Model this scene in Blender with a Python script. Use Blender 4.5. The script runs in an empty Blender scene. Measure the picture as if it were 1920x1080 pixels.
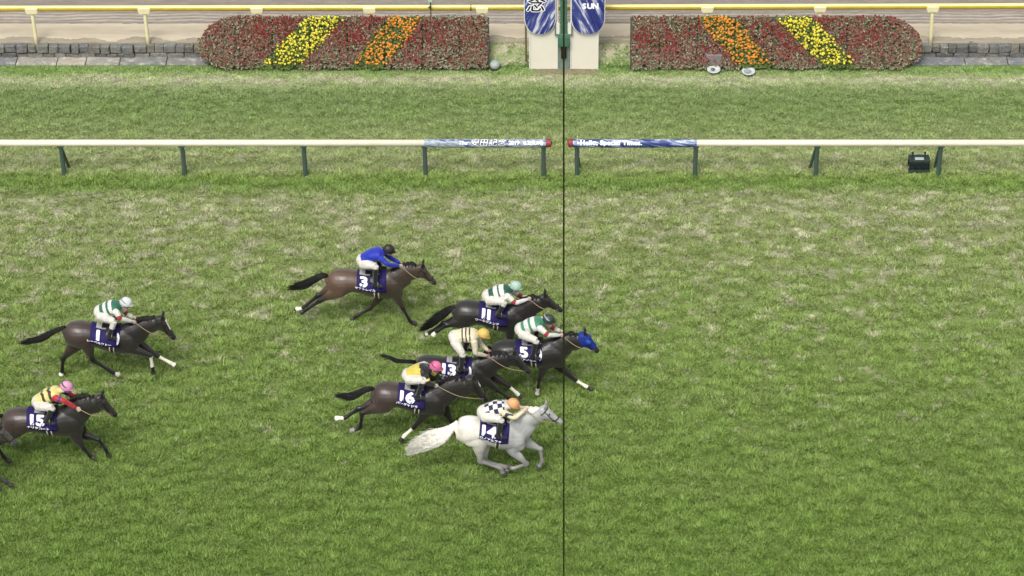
import bpy, bmesh, math, random
import numpy as np
from mathutils import Vector, Matrix

random.seed(7)
rng = np.random.default_rng(7)
R = math.radians
SC = bpy.context.scene
COL = SC.collection

# ------------------------------------------------------------------ camera
PITCH, DIST, F, PX, PY = R(35.0), 60.0, 5100.0, 1057.0, 540.0
CAM = np.array([0.0, -DIST * math.cos(PITCH), DIST * math.sin(PITCH)])
cd = bpy.data.cameras.new('camera')
cam = bpy.data.objects.new('camera', cd)
COL.objects.link(cam)
cam.location = CAM
cam.rotation_euler = (R(90) - PITCH, 0, 0)
cd.sensor_width = 36.0
cd.lens = F / 1920.0 * 36.0
cd.shift_x = -(PX - 960.0) / 1920.0
cd.clip_start, cd.clip_end = 0.5, 3000.0
SC.camera = cam

# ------------------------------------------------------------------ sky, sun, exposure (overcast afternoon)
SUN_EL, SUN_AZ = 57.0, 200.0      # high, behind the stand, soft through cloud
w = bpy.data.worlds.new('World')
SC.world = w
w.use_nodes = True
nt = w.node_tree
nt.nodes.clear()
sky = nt.nodes.new('ShaderNodeTexSky')
sky.sky_type = 'NISHITA'
sky.sun_disc = False
sky.sun_elevation = R(SUN_EL)
sky.sun_rotation = R(SUN_AZ)
sky.air_density, sky.dust_density, sky.ozone_density = 1.0, 4.0, 1.0
hs = nt.nodes.new('ShaderNodeHueSaturation')
hs.inputs['Saturation'].default_value = 0.22
bgn = nt.nodes.new('ShaderNodeBackground')
bgn.inputs['Strength'].default_value = 0.15
wo = nt.nodes.new('ShaderNodeOutputWorld')
nt.links.new(sky.outputs[0], hs.inputs['Color'])
nt.links.new(hs.outputs[0], bgn.inputs['Color'])
nt.links.new(bgn.outputs[0], wo.inputs['Surface'])
sl = bpy.data.lights.new('sun', 'SUN')
sl.energy = 1.5
sl.angle = R(22)
sl.color = (1.0, 0.96, 0.88)
sun = bpy.data.objects.new('sun', sl)
COL.objects.link(sun)
az = R(SUN_AZ)
sd = Vector((math.sin(az) * math.cos(R(SUN_EL)), math.cos(az) * math.cos(R(SUN_EL)), math.sin(R(SUN_EL))))
sun.rotation_euler = sd.to_track_quat('Z', 'Y').to_euler()
sun.location = sd * 80
vs = SC.view_settings
vs.view_transform = 'Standard'
vs.look = 'None'
vs.gamma = 1.0
vs.use_curve_mapping = False
vs.exposure = 0.63

# ------------------------------------------------------------------ measuring helpers: photograph pixel -> place
FW = np.array([0, math.cos(PITCH), -math.sin(PITCH)])
UP = np.array([0, math.sin(PITCH), math.cos(PITCH)])
def ray(px, py):
    return FW + (px - PX) / F * np.array([1.0, 0, 0]) + (PY - py) / F * UP
def at(px, py, Y):
    d = ray(px, py)
    return CAM + d * ((Y - CAM[1]) / d[1])
def gnd(px, py, z=0.0):
    d = ray(px, py)
    return CAM + d * ((z - CAM[2]) / d[2])
def gy(py, z=0.0):
    return float(gnd(PX, py, z)[1])
def ppm(Y, z=0.8):          # pixels per metre at a depth
    return F / float(np.dot(np.array([0, Y, z]) - CAM, FW))

# ------------------------------------------------------------------ materials
def hexl(h, k=1.0):
    h = h.lstrip('#')
    o = []
    for i in (0, 2, 4):
        c = int(h[i:i + 2], 16) / 255.0
        o.append((c / 12.92 if c <= 0.04045 else ((c + 0.055) / 1.055) ** 2.4) * k)
    return tuple(o)

class NT:
    def __init__(s, name):
        s.m = bpy.data.materials.new(name)
        s.m.use_nodes = True
        s.t = s.m.node_tree
        s.b = s.t.nodes['Principled BSDF']
        s.b.inputs['Specular IOR Level'].default_value = 0.3
    def n(s, typ, **kw):
        nd = s.t.nodes.new(typ)
        for k, v in kw.items():
            setattr(nd, k, v)
        return nd
    def l(s, a, b):
        s.t.links.new(a, b)
    def noise(s, vec, scale, detail=3.0, rough=0.55):
        nd = s.n('ShaderNodeTexNoise')
        nd.inputs['Scale'].default_value = scale
        nd.inputs['Detail'].default_value = detail
        nd.inputs['Roughness'].default_value = rough
        if vec is not None:
            s.l(vec, nd.inputs['Vector'])
        return nd.outputs['Fac']
    def mapr(s, v, a, b, c, d):
        nd = s.n('ShaderNodeMapRange')
        s.l(v, nd.inputs[0])
        for i, x in enumerate((a, b, c, d)):
            nd.inputs[i + 1].default_value = x
        return nd.outputs[0]
    def math(s, op, a, b=None):
        nd = s.n('ShaderNodeMath', operation=op)
        for i, x in enumerate((a, b)):
            if x is None:
                continue
            if isinstance(x, (int, float)):
                nd.inputs[i].default_value = x
            else:
                s.l(x, nd.inputs[i])
        return nd.outputs[0]
    def mix(s, fac, a, b, mode='MIX'):
        nd = s.n('ShaderNodeMix', data_type='RGBA', blend_type=mode)
        for i, x in ((0, fac), (6, a), (7, b)):
            if isinstance(x, (int, float)):
                nd.inputs[i].default_value = x
            elif isinstance(x, tuple):
                nd.inputs[i].default_value = tuple(x[:3]) + (1,)
            else:
                s.l(x, nd.inputs[i])
        return nd.outputs[2]
    def ramp(s, fac, stops, interp='LINEAR'):
        nd = s.n('ShaderNodeValToRGB')
        cr = nd.color_ramp
        cr.interpolation = interp
        while len(cr.elements) < len(stops):
            cr.elements.new(0.5)
        for e, (p, c) in zip(cr.elements, stops):
            e.position = p
            e.color = tuple(c[:3]) + (1,)
        s.l(fac, nd.inputs[0])
        return nd.outputs[0]
    def bump(s, h, strength, dist=0.01):
        nd = s.n('ShaderNodeBump')
        nd.inputs['Strength'].default_value = strength
        nd.inputs['Distance'].default_value = dist
        s.l(h, nd.inputs['Height'])
        s.l(nd.outputs[0], s.b.inputs['Normal'])
    def color(s, c):
        if isinstance(c, tuple):
            s.b.inputs['Base Color'].default_value = tuple(c[:3]) + (1,)
        else:
            s.l(c, s.b.inputs['Base Color'])
    def rough(s, r):
        s.b.inputs['Roughness'].default_value = r

_mats = {}
def plain(name, c, rough=0.6, var=0.15, scale=12.0, metal=0.0, bump=0.0, dirt=None):
    """paint / metal / leather with a little procedural unevenness"""
    if name in _mats:
        return _mats[name]
    g = NT(name)
    pos = g.n('ShaderNodeNewGeometry').outputs['Position']
    f = g.noise(pos, scale, 4)
    k = g.mapr(f, 0.3, 0.7, 1 - var, 1 + var * 0.6)
    out = g.mix(1.0, tuple(c), k, 'MULTIPLY')
    if dirt:
        f2 = g.mapr(g.noise(pos, scale * 0.35, 5, 0.65), 0.52, 0.75, 0, 0.7)
        out = g.mix(f2, out, dirt)
    g.color(out)
    g.rough(rough)
    g.b.inputs['Metallic'].default_value = metal
    if bump:
        g.bump(f, bump)
    _mats[name] = g.m
    return g.m

def attr_mat(name, rough=0.6, var=0.18, scale=9.0, sheen=0.0, spec=0.3, bump=0.0, bscale=60.0):
    if name in _mats:
        return _mats[name]
    g = NT(name)
    a = g.n('ShaderNodeAttribute', attribute_name='col')
    pos = g.n('ShaderNodeNewGeometry').outputs['Position']
    f = g.noise(pos, scale, 4)
    k = g.mapr(f, 0.3, 0.7, 1 - var, 1 + var)
    g.color(g.mix(1.0, a.outputs['Color'], k, 'MULTIPLY'))
    g.rough(rough)
    g.b.inputs['Specular IOR Level'].default_value = spec
    g.b.inputs['Sheen Weight'].default_value = sheen
    if bump:
        g.bump(g.noise(pos, bscale, 3), bump, 0.02)
    _mats[name] = g.m
    return g.m

# ------------------------------------------------------------------ mesh helpers
class MB:
    def __init__(s):
        s.v, s.f = [], []
    def add(s, v, f):
        o = len(s.v)
        s.v += [tuple(float(q) for q in p) for p in v]
        s.f += [tuple(i + o for i in q) for q in f]
        return s
    def box(s, c, sz, rz=0.0, ry=0.0, rx=0.0, jit=0.0):
        M = Matrix.Rotation(rz, 3, 'Z') @ Matrix.Rotation(ry, 3, 'Y') @ Matrix.Rotation(rx, 3, 'X')
        v = []
        for z in (-1, 1):
            for x, y in ((-1, -1), (1, -1), (1, 1), (-1, 1)):
                p = Vector((x * sz[0] / 2, y * sz[1] / 2, z * sz[2] / 2))
                if jit:
                    p += Vector([random.uniform(-jit, jit) for _ in range(3)])
                v.append(M @ p + Vector(c))
        return s.add(v, [(3, 2, 1, 0), (4, 5, 6, 7), (0, 1, 5, 4), (1, 2, 6, 5), (2, 3, 7, 6), (3, 0, 4, 7)])
    def rod(s, p, q, r, r2=None, n=10):
        v, f, *_ = tube([p, q], [r, r if r2 is None else r2], n=n, sub=1)
        return s.add(v, f)
    def tube(s, P, RA, RB=None, n=8, sub=4):
        v, f, *_ = tube(P, RA, RB, n=n, sub=sub)
        return s.add(v, f)
    def ball(s, c, r, n=12):
        v, f = ball(c, r, n)
        return s.add(v, f)
    def prism(s, pts, y0, y1):
        """outline in XZ extruded along Y"""
        n = len(pts)
        v = [(x, y0, z) for x, z in pts] + [(x, y1, z) for x, z in pts]
        f = [tuple(range(n)), tuple(range(2 * n - 1, n - 1, -1))]
        f += [(i + n, (i + 1) % n + n, (i + 1) % n, i) for i in range(n)]
        return s.add(v, f)
    def turn(s, x):
        s.v = [(x + q[1], q[0], q[2]) for q in s.v]
        return s
    def mesh(s, name):
        me = bpy.data.meshes.new(name)
        me.from_pydata(s.v, [], s.f)
        me.update()
        return me
    def build(s, name, mat, parent=None, smooth=False, bevel=0.0, **tags):
        o = link(name, s.mesh(name), mat, parent, smooth, **tags)
        if bevel:
            b = o.modifiers.new('bevel', 'BEVEL')
            b.width = bevel
            b.segments = 2
        return o

def link(name, me, mat, parent=None, smooth=False, **tags):
    """mesh given in world coordinates -> object, stored relative to its root"""
    o = bpy.data.objects.new(name, me)
    if mat is not None:
        me.materials.append(mat)
    if smooth:
        me.polygons.foreach_set('use_smooth', np.ones(len(me.polygons), bool))
    COL.objects.link(o)
    if parent is not None:
        r = parent
        while r.parent:
            r = r.parent
        me.transform(Matrix.Translation(-r.location))
        o.parent = parent
    tag(o, **tags)
    return o

def tag(o, label=None, cat=None, group=None, kind=None):
    if label: o['label'] = label
    if cat: o['category'] = cat
    if group: o['group'] = group
    if kind: o['kind'] = kind
    return o

def root(name, loc, label, cat, group=None):
    o = bpy.data.objects.new(name, None)
    o.empty_display_size = 0.2
    COL.objects.link(o)
    o.location = Vector([float(q) for q in loc])
    return tag(o, label, cat, group)

def catmull(P, sub):
    P = np.asarray(P, float)
    if P.ndim == 1:
        P = P[:, None]
    n = len(P)
    if n < 3 or sub <= 1:
        t = np.linspace(0, n - 1, (n - 1) * max(sub, 1) + 1)
        return np.stack([np.interp(t, np.arange(n), P[:, k]) for k in range(P.shape[1])], 1), t
    Q = np.vstack([2 * P[0] - P[1], P, 2 * P[-1] - P[-2]])
    out, ts = [], []
    for i in range(n - 1):
        p0, p1, p2, p3 = Q[i:i + 4]
        for j in range(sub):
            t = j / sub
            out.append(0.5 * (2 * p1 + (p2 - p0) * t + (2 * p0 - 5 * p1 + 4 * p2 - p3) * t * t + (3 * p1 - p0 - 3 * p2 + p3) * t ** 3))
            ts.append(i + t)
    out.append(P[-1]); ts.append(n - 1)
    return np.array(out), np.array(ts)

def tube(P, RA, RB=None, n=14, sub=4, lat=(0, 1, 0)):
    """closed tube; RA in the plane of bending, RB sideways. returns verts, faces, centres, radii, parameter"""
    C, ts = catmull(P, sub)
    RB = RA if RB is None else RB
    m = len(P)
    ra = np.maximum(catmull(RA, sub)[0][:, 0], 0.001) if m > 2 else np.interp(ts, range(m), RA)
    rb = np.maximum(catmull(RB, sub)[0][:, 0], 0.001) if m > 2 else np.interp(ts, range(m), RB)
    T = np.gradient(C, axis=0)
    T /= np.linalg.norm(T, axis=1)[:, None] + 1e-9
    lat = np.array(lat, float)
    V, Fc = [], []
    for i in range(len(C)):
        L = lat - np.dot(lat, T[i]) * T[i]
        if np.linalg.norm(L) < 0.2:
            L = np.array([0, 0, 1.0]) - T[i][2] * T[i]
            if np.linalg.norm(L) < 0.2:
                L = np.array([1.0, 0, 0]) - T[i][0] * T[i]
        L /= np.linalg.norm(L)
        N = np.cross(T[i], L)
        for k in range(n):
            a = 2 * math.pi * k / n
            V.append(C[i] + ra[i] * math.cos(a) * N + rb[i] * math.sin(a) * L)
    for i in range(len(C) - 1):
        for k in range(n):
            k2 = (k + 1) % n
            Fc.append((i * n + k, i * n + k2, (i + 1) * n + k2, (i + 1) * n + k))
    c0 = len(V); V.append(C[0] - T[0] * ra[0] * 0.3)
    c1 = len(V); V.append(C[-1] + T[-1] * ra[-1] * 0.3)
    b = (len(C) - 1) * n
    for k in range(n):
        k2 = (k + 1) % n
        Fc.append((k2, k, c0))
        Fc.append((b + k, b + k2, c1))
    return V, Fc, C, np.sqrt(ra * rb), ts

def ball(c, r, n=12):
    r = (r, r, r) if isinstance(r, (int, float)) else r
    V, Fc = [], []
    m = n // 2
    for i in range(1, m):
        th = math.pi * i / m
        for k in range(n):
            ph = 2 * math.pi * k / n
            V.append((c[0] + r[0] * math.sin(th) * math.cos(ph), c[1] + r[1] * math.sin(th) * math.sin(ph), c[2] + r[2] * math.cos(th)))
    for i in range(m - 2):
        for k in range(n):
            k2 = (k + 1) % n
            Fc.append((i * n + k, (i + 1) * n + k, (i + 1) * n + k2, i * n + k2))
    t = len(V); V.append((c[0], c[1], c[2] + r[2])); V.append((c[0], c[1], c[2] - r[2]))
    for k in range(n):
        k2 = (k + 1) % n
        Fc.append((t, k, k2))
        Fc.append((t + 1, (m - 2) * n + k2, (m - 2) * n + k))
    return V, Fc

def evaluated(ob):
    bpy.context.view_layer.update()
    dg = bpy.context.evaluated_depsgraph_get()
    return bpy.data.meshes.new_from_object(ob.evaluated_get(dg))

def text_mesh(s, size, offset=0.0, ax='CENTER', shear=0.0, spacing=1.0):
    cu = bpy.data.curves.new('t', 'FONT')
    cu.body = s
    cu.size = size
    cu.offset = offset
    cu.shear = shear
    cu.align_x = ax
    cu.align_y = 'CENTER'
    cu.space_character = spacing
    cu.resolution_u = 3
    ob = bpy.data.objects.new('t', cu)
    COL.objects.link(ob)
    me = evaluated(ob)
    bpy.data.objects.remove(ob)
    bpy.data.curves.remove(cu)
    return me

def lettering(txt, size, fn, bold=0.0, shear=0.0, spacing=1.0, res=64, run=.035):
    """glyphs cut into small quads that follow a curved surface; fn(x, y) -> world point"""
    me = text_mesh(txt, size, 0.0, shear=shear, spacing=spacing)
    me.calc_loop_triangles()
    V = np.array([v.co[:2] for v in me.vertices])
    T = np.array([t.vertices[:] for t in me.loop_triangles])
    bpy.data.meshes.remove(me)
    cell = size / res
    x0, y0 = V.min(0) - bold - cell
    x1, y1 = V.max(0) + bold + cell
    nx_, ny_ = int((x1 - x0) / cell) + 1, int((y1 - y0) / cell) + 1
    M = np.zeros((ny_, nx_), bool)
    for a, b, c in V[T]:
        lo, hi = np.minimum(np.minimum(a, b), c), np.maximum(np.maximum(a, b), c)
        i0, i1 = int((lo[0] - x0) / cell), int((hi[0] - x0) / cell) + 1
        j0, j1 = int((lo[1] - y0) / cell), int((hi[1] - y0) / cell) + 1
        gx, gy_ = np.meshgrid(x0 + (np.arange(i0, i1) + .5) * cell, y0 + (np.arange(j0, j1) + .5) * cell)
        e = lambda p, q: (q[0] - p[0]) * (gy_ - p[1]) - (q[1] - p[1]) * (gx - p[0])
        d1, d2, d3 = e(a, b), e(b, c), e(c, a)
        M[j0:j1, i0:i1] |= ((d1 >= 0) & (d2 >= 0) & (d3 >= 0)) | ((d1 <= 0) & (d2 <= 0) & (d3 <= 0))
    rb = bold / cell
    if rb >= 1:
        D = M.copy()
        n = int(rb)
        for dj in range(-n, n + 1):
            for di in range(-n, n + 1):
                if di * di + dj * dj <= rb * rb:
                    D |= np.roll(np.roll(M, dj, 0), di, 1)
        M = D
    mb_ = MB()
    step = max(1, int(run / cell))
    for j in range(ny_):
        row = M[j]
        i = 0
        while i < nx_:
            if not row[i]:
                i += 1
                continue
            k = i
            while k < nx_ and row[k] and k - i < step:
                k += 1
            xa, xb, ya, yb = x0 + i * cell, x0 + k * cell, y0 + j * cell, y0 + (j + 1) * cell
            mb_.add([fn(xa, ya), fn(xb, ya), fn(xb, yb), fn(xa, yb)], [(0, 1, 2, 3)])
            i = k
    return mb_.mesh('lettering')

def set_col(me, c):
    at_ = me.attributes.new('col', 'FLOAT_COLOR', 'POINT')
    a = np.ones((len(me.vertices), 4), np.float32)
    a[:, :3] = c
    at_.data.foreach_set('color', a.ravel())

class Fuse:
    """closed shapes fused into ONE continuous skin (voxel union + smoothing), coloured by which shape is nearest"""
    def __init__(s):
        s.mb, s.C, s.r, s.t, s.tag = MB(), [], [], [], []
        s.tags = []
    def tube(s, tg, P, RA, RB=None, n=14, sub=5, lat=(0, 1, 0)):
        v, f, C, r, ts = tube(P, RA, RB, n, sub, lat)
        s.mb.add(v, f)
        s._reg(tg, C, r, ts)
    def ball(s, tg, c, r, n=14):
        v, f = ball(c, r, n)
        s.mb.add(v, f)
        rr = r if isinstance(r, (int, float)) else float(np.mean(r))
        s._reg(tg, np.array([c]), np.array([rr]), np.array([0.0]))
    def _reg(s, tg, C, r, ts):
        if tg not in s.tags:
            s.tags.append(tg)
        k = s.tags.index(tg)
        s.C.append(C); s.r.append(r); s.t.append(ts); s.tag.append(np.full(len(C), k))
    def mesh(s, name, voxel, smooth, colour):
        me = s.mb.mesh(name + '_raw')
        ob = bpy.data.objects.new('raw', me)
        COL.objects.link(ob)
        m = ob.modifiers.new('r', 'REMESH')
        m.mode = 'VOXEL'
        m.voxel_size = voxel
        m.use_smooth_shade = True
        sm = ob.modifiers.new('s', 'SMOOTH')
        sm.factor = 0.5
        sm.iterations = smooth
        out = evaluated(ob)
        bpy.data.objects.remove(ob)
        bpy.data.meshes.remove(me)
        out.name = name
        n = len(out.vertices)
        V = np.zeros(n * 3, np.float32)
        out.vertices.foreach_get('co', V)
        V = V.reshape(-1, 3).astype(float)
        C = np.vstack(s.C); r = np.concatenate(s.r); t = np.concatenate(s.t); tg = np.concatenate(s.tag)
        idx = np.zeros(n, int)
        for a in range(0, n, 4000):
            d = ((V[a:a + 4000, None, :] - C[None]) ** 2).sum(2) / (r * r)[None]
            idx[a:a + 4000] = d.argmin(1)
        col = np.ones((n, 4), np.float32)
        for k, name_ in enumerate(s.tags):
            mk = tg[idx] == k
            if mk.any():
                col[mk, :3] = colour(name_, t[idx][mk], V[mk])
        a_ = out.attributes.new('col', 'FLOAT_COLOR', 'POINT')
        a_.data.foreach_set('color', col.ravel())
        out.polygons.foreach_set('use_smooth', np.ones(len(out.polygons), bool))
        return out

# ================================================================== SETTING
Z_D = 0.36                                   # dirt course lies a low stone kerb higher than the turf
Y_GUT0, Y_GUT1 = gy(122), gy(108)            # stone gutter in front of the wall
Y_WALL = Y_GUT1
Y_RAILW = gy(329)
Y_RAILY = gy(84, Z_D) + .12
Y_BED = gy(131)

# ---- turf colour, shared by the ground sheet and the blades standing on it
BANDS = [(1100, '#708941', .24), (960, '#738b44', .30), (800, '#778e49', .45), (650, '#7f9450', .57), (520, '#869759', .68),
         (430, '#8a975f', .76), (376, '#8d9865', .80), (362, '#89985e', .68), (350, '#7a934c', .34), (335, '#80974e', .30), (318, '#99a56e', .66),
         (290, '#9ca774', .64), (266, '#8f9c68', .42), (235, '#879860', .3), (195, '#7c9158', .18), (170, '#82945f', .24),
         (159, '#9ca879', .6), (150, '#b4bb93', .95), (142, '#a0ac79', .6), (134, '#859d5d', .1), (122, '#7e9957', .05)]
BY0, BY1 = gy(1100), gy(122)
def turf_material(name, blades):
    g = NT(name)
    pos = g.n('ShaderNodeNewGeometry').outputs['Position']
    sep = g.n('ShaderNodeSeparateXYZ')
    g.l(pos, sep.inputs[0])
    wob = g.mapr(g.noise(pos, 0.9, 3), 0.3, 0.7, -0.12, 0.12)
    yy = g.math('ADD', sep.outputs['Y'], wob)
    fy = g.mapr(yy, BY0, BY1, 0, 1)
    stops = [((gy(p) - BY0) / (BY1 - BY0), hexl(c, 0.86)) for p, c, s in BANDS]
    dry = [((gy(p) - BY0) / (BY1 - BY0), (s, s, s)) for p, c, s in BANDS]
    base = g.ramp(fy, stops)
    dryf = g.ramp(fy, dry)
    # clumps: darker lush / paler
    n1 = g.noise(pos, 1.1, 5, 0.6)
    n2 = g.noise(pos, 5.0, 5, 0.7)
    mp = g.n('ShaderNodeMapping')
    mp.inputs['Scale'].default_value = (0.7, 1.0, 1.0)
    g.l(pos, mp.inputs[0])
    n3 = g.noise(mp.outputs[0], 2.5, 9, 0.74)
    n4 = g.noise(mp.outputs[0], 9.0, 6, 0.75)
    c1 = g.mix(g.mapr(n1, 0.40, 0.66, 0.0, 0.4), base, g.mix(1.0, base, (0.80, 0.95, 0.55), 'MULTIPLY'))
    c2 = g.mix(g.mapr(n2, 0.42, 0.68, 0.0, 0.45), c1, g.mix(1.0, c1, (1.22, 1.16, 1.25), 'MULTIPLY'))
    # bleached / torn patches
    thr = g.mapr(dryf, 0, 1, 0.70, 0.42)
    d0 = g.math('SUBTRACT', n3, thr)
    dm = g.math('MINIMUM', g.math('MAXIMUM', g.math('MULTIPLY', d0, 9.0), 0.0), 0.85)
    straw = g.mix(g.mapr(g.noise(pos, 2.3, 3), 0.4, 0.6, 0, 1), hexl('#c2bfa2', 0.84), hexl('#a6a788', 0.82))
    c3 = g.mix(dm, c2, straw)
    dk = g.mapr(n4, 0.57, 0.68, 0.0, 0.8)
    c3 = g.mix(dk, c3, g.mix(1.0, c3, (0.55, 0.66, 0.42), 'MULTIPLY'))
    if blades:
        at_ = g.n('ShaderNodeAttribute', attribute_name='rnd')
        s2 = g.n('ShaderNodeSeparateXYZ')
        g.l(at_.outputs['Vector'], s2.inputs[0])
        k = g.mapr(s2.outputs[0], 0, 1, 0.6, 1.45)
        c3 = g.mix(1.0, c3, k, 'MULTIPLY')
        pale = g.mapr(s2.outputs[1], 0.93, 1.0, 0.0, 0.8)
        c3 = g.mix(pale, c3, hexl('#c5c590', 0.8))
        g.b.inputs['Subsurface Weight'].default_value = 0.0
        g.rough(0.65)
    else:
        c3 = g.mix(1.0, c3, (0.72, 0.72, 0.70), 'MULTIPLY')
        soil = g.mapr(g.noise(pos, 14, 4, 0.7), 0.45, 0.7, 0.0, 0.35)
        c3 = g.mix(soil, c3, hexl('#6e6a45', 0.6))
        g.bump(g.noise(pos, 40, 4), 0.5, 0.02)
        g.rough(0.85)
    g.color(c3)
    return g.m
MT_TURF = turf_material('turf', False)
MT_BLADE = turf_material('turf_blades', True)

XB0, XB1 = float(gnd(379, 100)[0]), float(gnd(914, 131)[0])      # flower beds, left and right extents
XC0, XC1 = float(gnd(1185, 131)[0]), float(gnd(1723, 100)[0])

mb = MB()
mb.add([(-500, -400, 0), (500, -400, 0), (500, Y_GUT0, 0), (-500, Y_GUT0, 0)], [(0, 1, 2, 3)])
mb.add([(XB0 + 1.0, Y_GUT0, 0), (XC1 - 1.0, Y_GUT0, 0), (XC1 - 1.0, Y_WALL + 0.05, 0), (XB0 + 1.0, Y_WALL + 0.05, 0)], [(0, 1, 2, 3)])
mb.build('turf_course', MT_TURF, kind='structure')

# ---- dirt course: pale swept strip, harrowed sand, far sand
def sand_mat(name, c1, c2, scale, bump=0.4):
    g = NT(name)
    pos = g.n('ShaderNodeNewGeometry').outputs['Position']
    mp = g.n('ShaderNodeMapping')
    mp.inputs['Scale'].default_value = (0.35, 1.6, 1)
    g.l(pos, mp.inputs[0])
    f = g.noise(mp.outputs[0], scale, 6, 0.7)
    g.color(g.mix(g.mapr(f, 0.35, 0.65, 0, 1), hexl(c1, 0.62), hexl(c2, 0.62)))
    g.bump(g.noise(pos, 30, 5, 0.7), bump, 0.03)
    g.rough(0.95)
    return g.m
yA, yB, yC = gy(71, Z_D), gy(46, Z_D), gy(22, Z_D)
def uneven_edge(name, y0, y1, z, mat, amp, seedy, x0=-40, x1=40, n=1200):
    """sheet with an irregular near edge"""
    xs = np.linspace(x0, x1, n)
    e = y0 + amp * (np.interp(xs, np.linspace(x0, x1, 160), np.random.default_rng(seedy).normal(0, 0.6, 160)) + np.random.default_rng(seedy + 1).normal(0, 0.12, n))
    v = [(x, q, z) for x, q in zip(xs, e)] + [(x, y1, z) for x in xs]
    f = [(i, i + 1, n + i + 1, n + i) for i in range(n - 1)]
    return MB().add(v, f).build(name, mat, kind='structure')
MB().add([(-500, Y_WALL + .12, Z_D), (500, Y_WALL + .12, Z_D), (500, 400, Z_D), (-500, 400, Z_D),
          (-500, Y_WALL + .12, -.3), (500, Y_WALL + .12, -.3)], [(0, 1, 2, 3), (4, 5, 1, 0)]).build(
    'dirt_track_base', sand_mat('grey_earth', '#a29884', '#b5ab95', 5), kind='structure')
uneven_edge('dirt_track_apron', yA, yB + .2, Z_D + .004, sand_mat('pale_sand', '#dccfb6', '#cdbfa6', 3, .2), 0.16, 3)
# harrowed sand with real ridges
nx, rows = 240, []
ys = np.arange(yB, gy(-40, Z_D), 0.022)
xs = np.linspace(-18, 16, nx)
r1 = np.random.default_rng(5)
ridge = np.abs(np.sin(ys[:, None] * 20 + 0.7 * np.sin(xs[None] * 0.8) + np.interp(xs, np.linspace(-18, 16, 60), r1.normal(0, .5, 60))[None]))
fade = np.clip((yC + .25 - ys) / 0.5, 0.2, 1.0)[:, None]
zz = Z_D + .010 + 0.042 * fade * ridge + r1.normal(0, 0.005, (len(ys), nx))
zz[:4] = Z_D + np.array([-.012, -.002, .006, .010])[:, None] + r1.normal(0, .004, (4, nx))
V = np.stack([np.broadcast_to(xs[None], zz.shape), np.broadcast_to(ys[:, None], zz.shape), zz], 2).reshape(-1, 3)
ii = np.arange((len(ys) - 1) * nx).reshape(len(ys) - 1, nx)[:, :-1].ravel()
hm = sand_mat('harrowed_sand', '#8c847c', '#a1978c', 4, .6)
t_ = hm.node_tree
bs = t_.nodes['Principled BSDF']
old = bs.inputs['Base Color'].links[0].from_socket
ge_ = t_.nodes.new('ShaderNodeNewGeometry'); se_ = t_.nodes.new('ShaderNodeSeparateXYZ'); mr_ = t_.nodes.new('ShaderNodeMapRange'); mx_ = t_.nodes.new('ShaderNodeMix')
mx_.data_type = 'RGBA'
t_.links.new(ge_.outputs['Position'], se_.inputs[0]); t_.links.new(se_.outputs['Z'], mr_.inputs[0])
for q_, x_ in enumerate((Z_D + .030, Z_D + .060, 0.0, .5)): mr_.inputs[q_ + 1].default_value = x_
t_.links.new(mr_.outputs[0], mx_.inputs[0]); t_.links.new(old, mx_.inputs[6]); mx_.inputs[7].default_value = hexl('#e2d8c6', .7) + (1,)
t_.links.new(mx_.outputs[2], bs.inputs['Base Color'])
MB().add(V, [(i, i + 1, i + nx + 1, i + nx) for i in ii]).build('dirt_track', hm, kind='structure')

# ---- worn earth ramp between the flower beds
g = NT('worn_ramp')
pos = g.n('ShaderNodeNewGeometry').outputs['Position']
f = g.noise(pos, 2.5, 6, .7)
g.color(g.mix(g.mapr(f, .42, .62, 0, 1), hexl('#c0b89c', .68), hexl('#98a272', .68)))
g.rough(.9); g.bump(g.noise(pos, 35, 4), .5, .02)
v, f_ = [], []
n = 24
for i, (y, z) in enumerate(((gy(126), -.012), (Y_WALL - .30, .11), (Y_WALL - .12, .22), (Y_WALL + .06, .33), (Y_WALL + .30, Z_D + .003))):
    for k in range(n + 1):
        v.append((XB1 - .12 + (XC0 - XB1 + .24) * k / n, y + random.uniform(-.05, .05), z + (random.uniform(0, .02) if 0 < i < 4 else 0)))
f_ = [(i * (n + 1) + k, i * (n + 1) + k + 1, (i + 1) * (n + 1) + k + 1, (i + 1) * (n + 1) + k) for i in range(4) for k in range(n)]
MB().add(v, f_).build('earth_ramp', g.m, kind='structure', smooth=True)

# ---- stone kerb walls and gutters
STONE = [plain('stone_' + str(i), hexl(c, .62), .9, .35, 18, bump=.8, dirt=hexl('#3d3f3c', .6)) for i, c in enumerate(('#8a8a83', '#80807d', '#929189', '#767672', '#878176'))]
SLAB = [plain('slab_' + str(i), hexl(c, .66),   .7, .3, 14, bump=.4, dirt=hexl(d, .8)) for i, (c, d) in enumerate((('#8f8f8c', '#ddd6c6'), ('#a8a49a', '#d9d4c6'), ('#85868a', '#cfc9b8'), ('#b8b0a2', '#e4dece')))]
def rough_stone(c, sz):
    """a rough-hewn block: box with chamfered, jittered corners"""
    bm = bmesh.new()
    bmesh.ops.create_cube(bm, size=1.0)
    bmesh.ops.bevel(bm, geom=bm.edges[:], offset=.09, segments=1, affect='EDGES')
    me = bpy.data.meshes.new('stone')
    for vv in bm.verts:
        vv.co = Vector((c[0] + vv.co.x * sz[0] + random.uniform(-.012, .012), c[1] + vv.co.y * sz[1] + random.uniform(-.018, .018), c[2] + vv.co.z * sz[2] + random.uniform(-.01, .01)))
    bm.to_mesh(me); bm.free()
    return me
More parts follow.
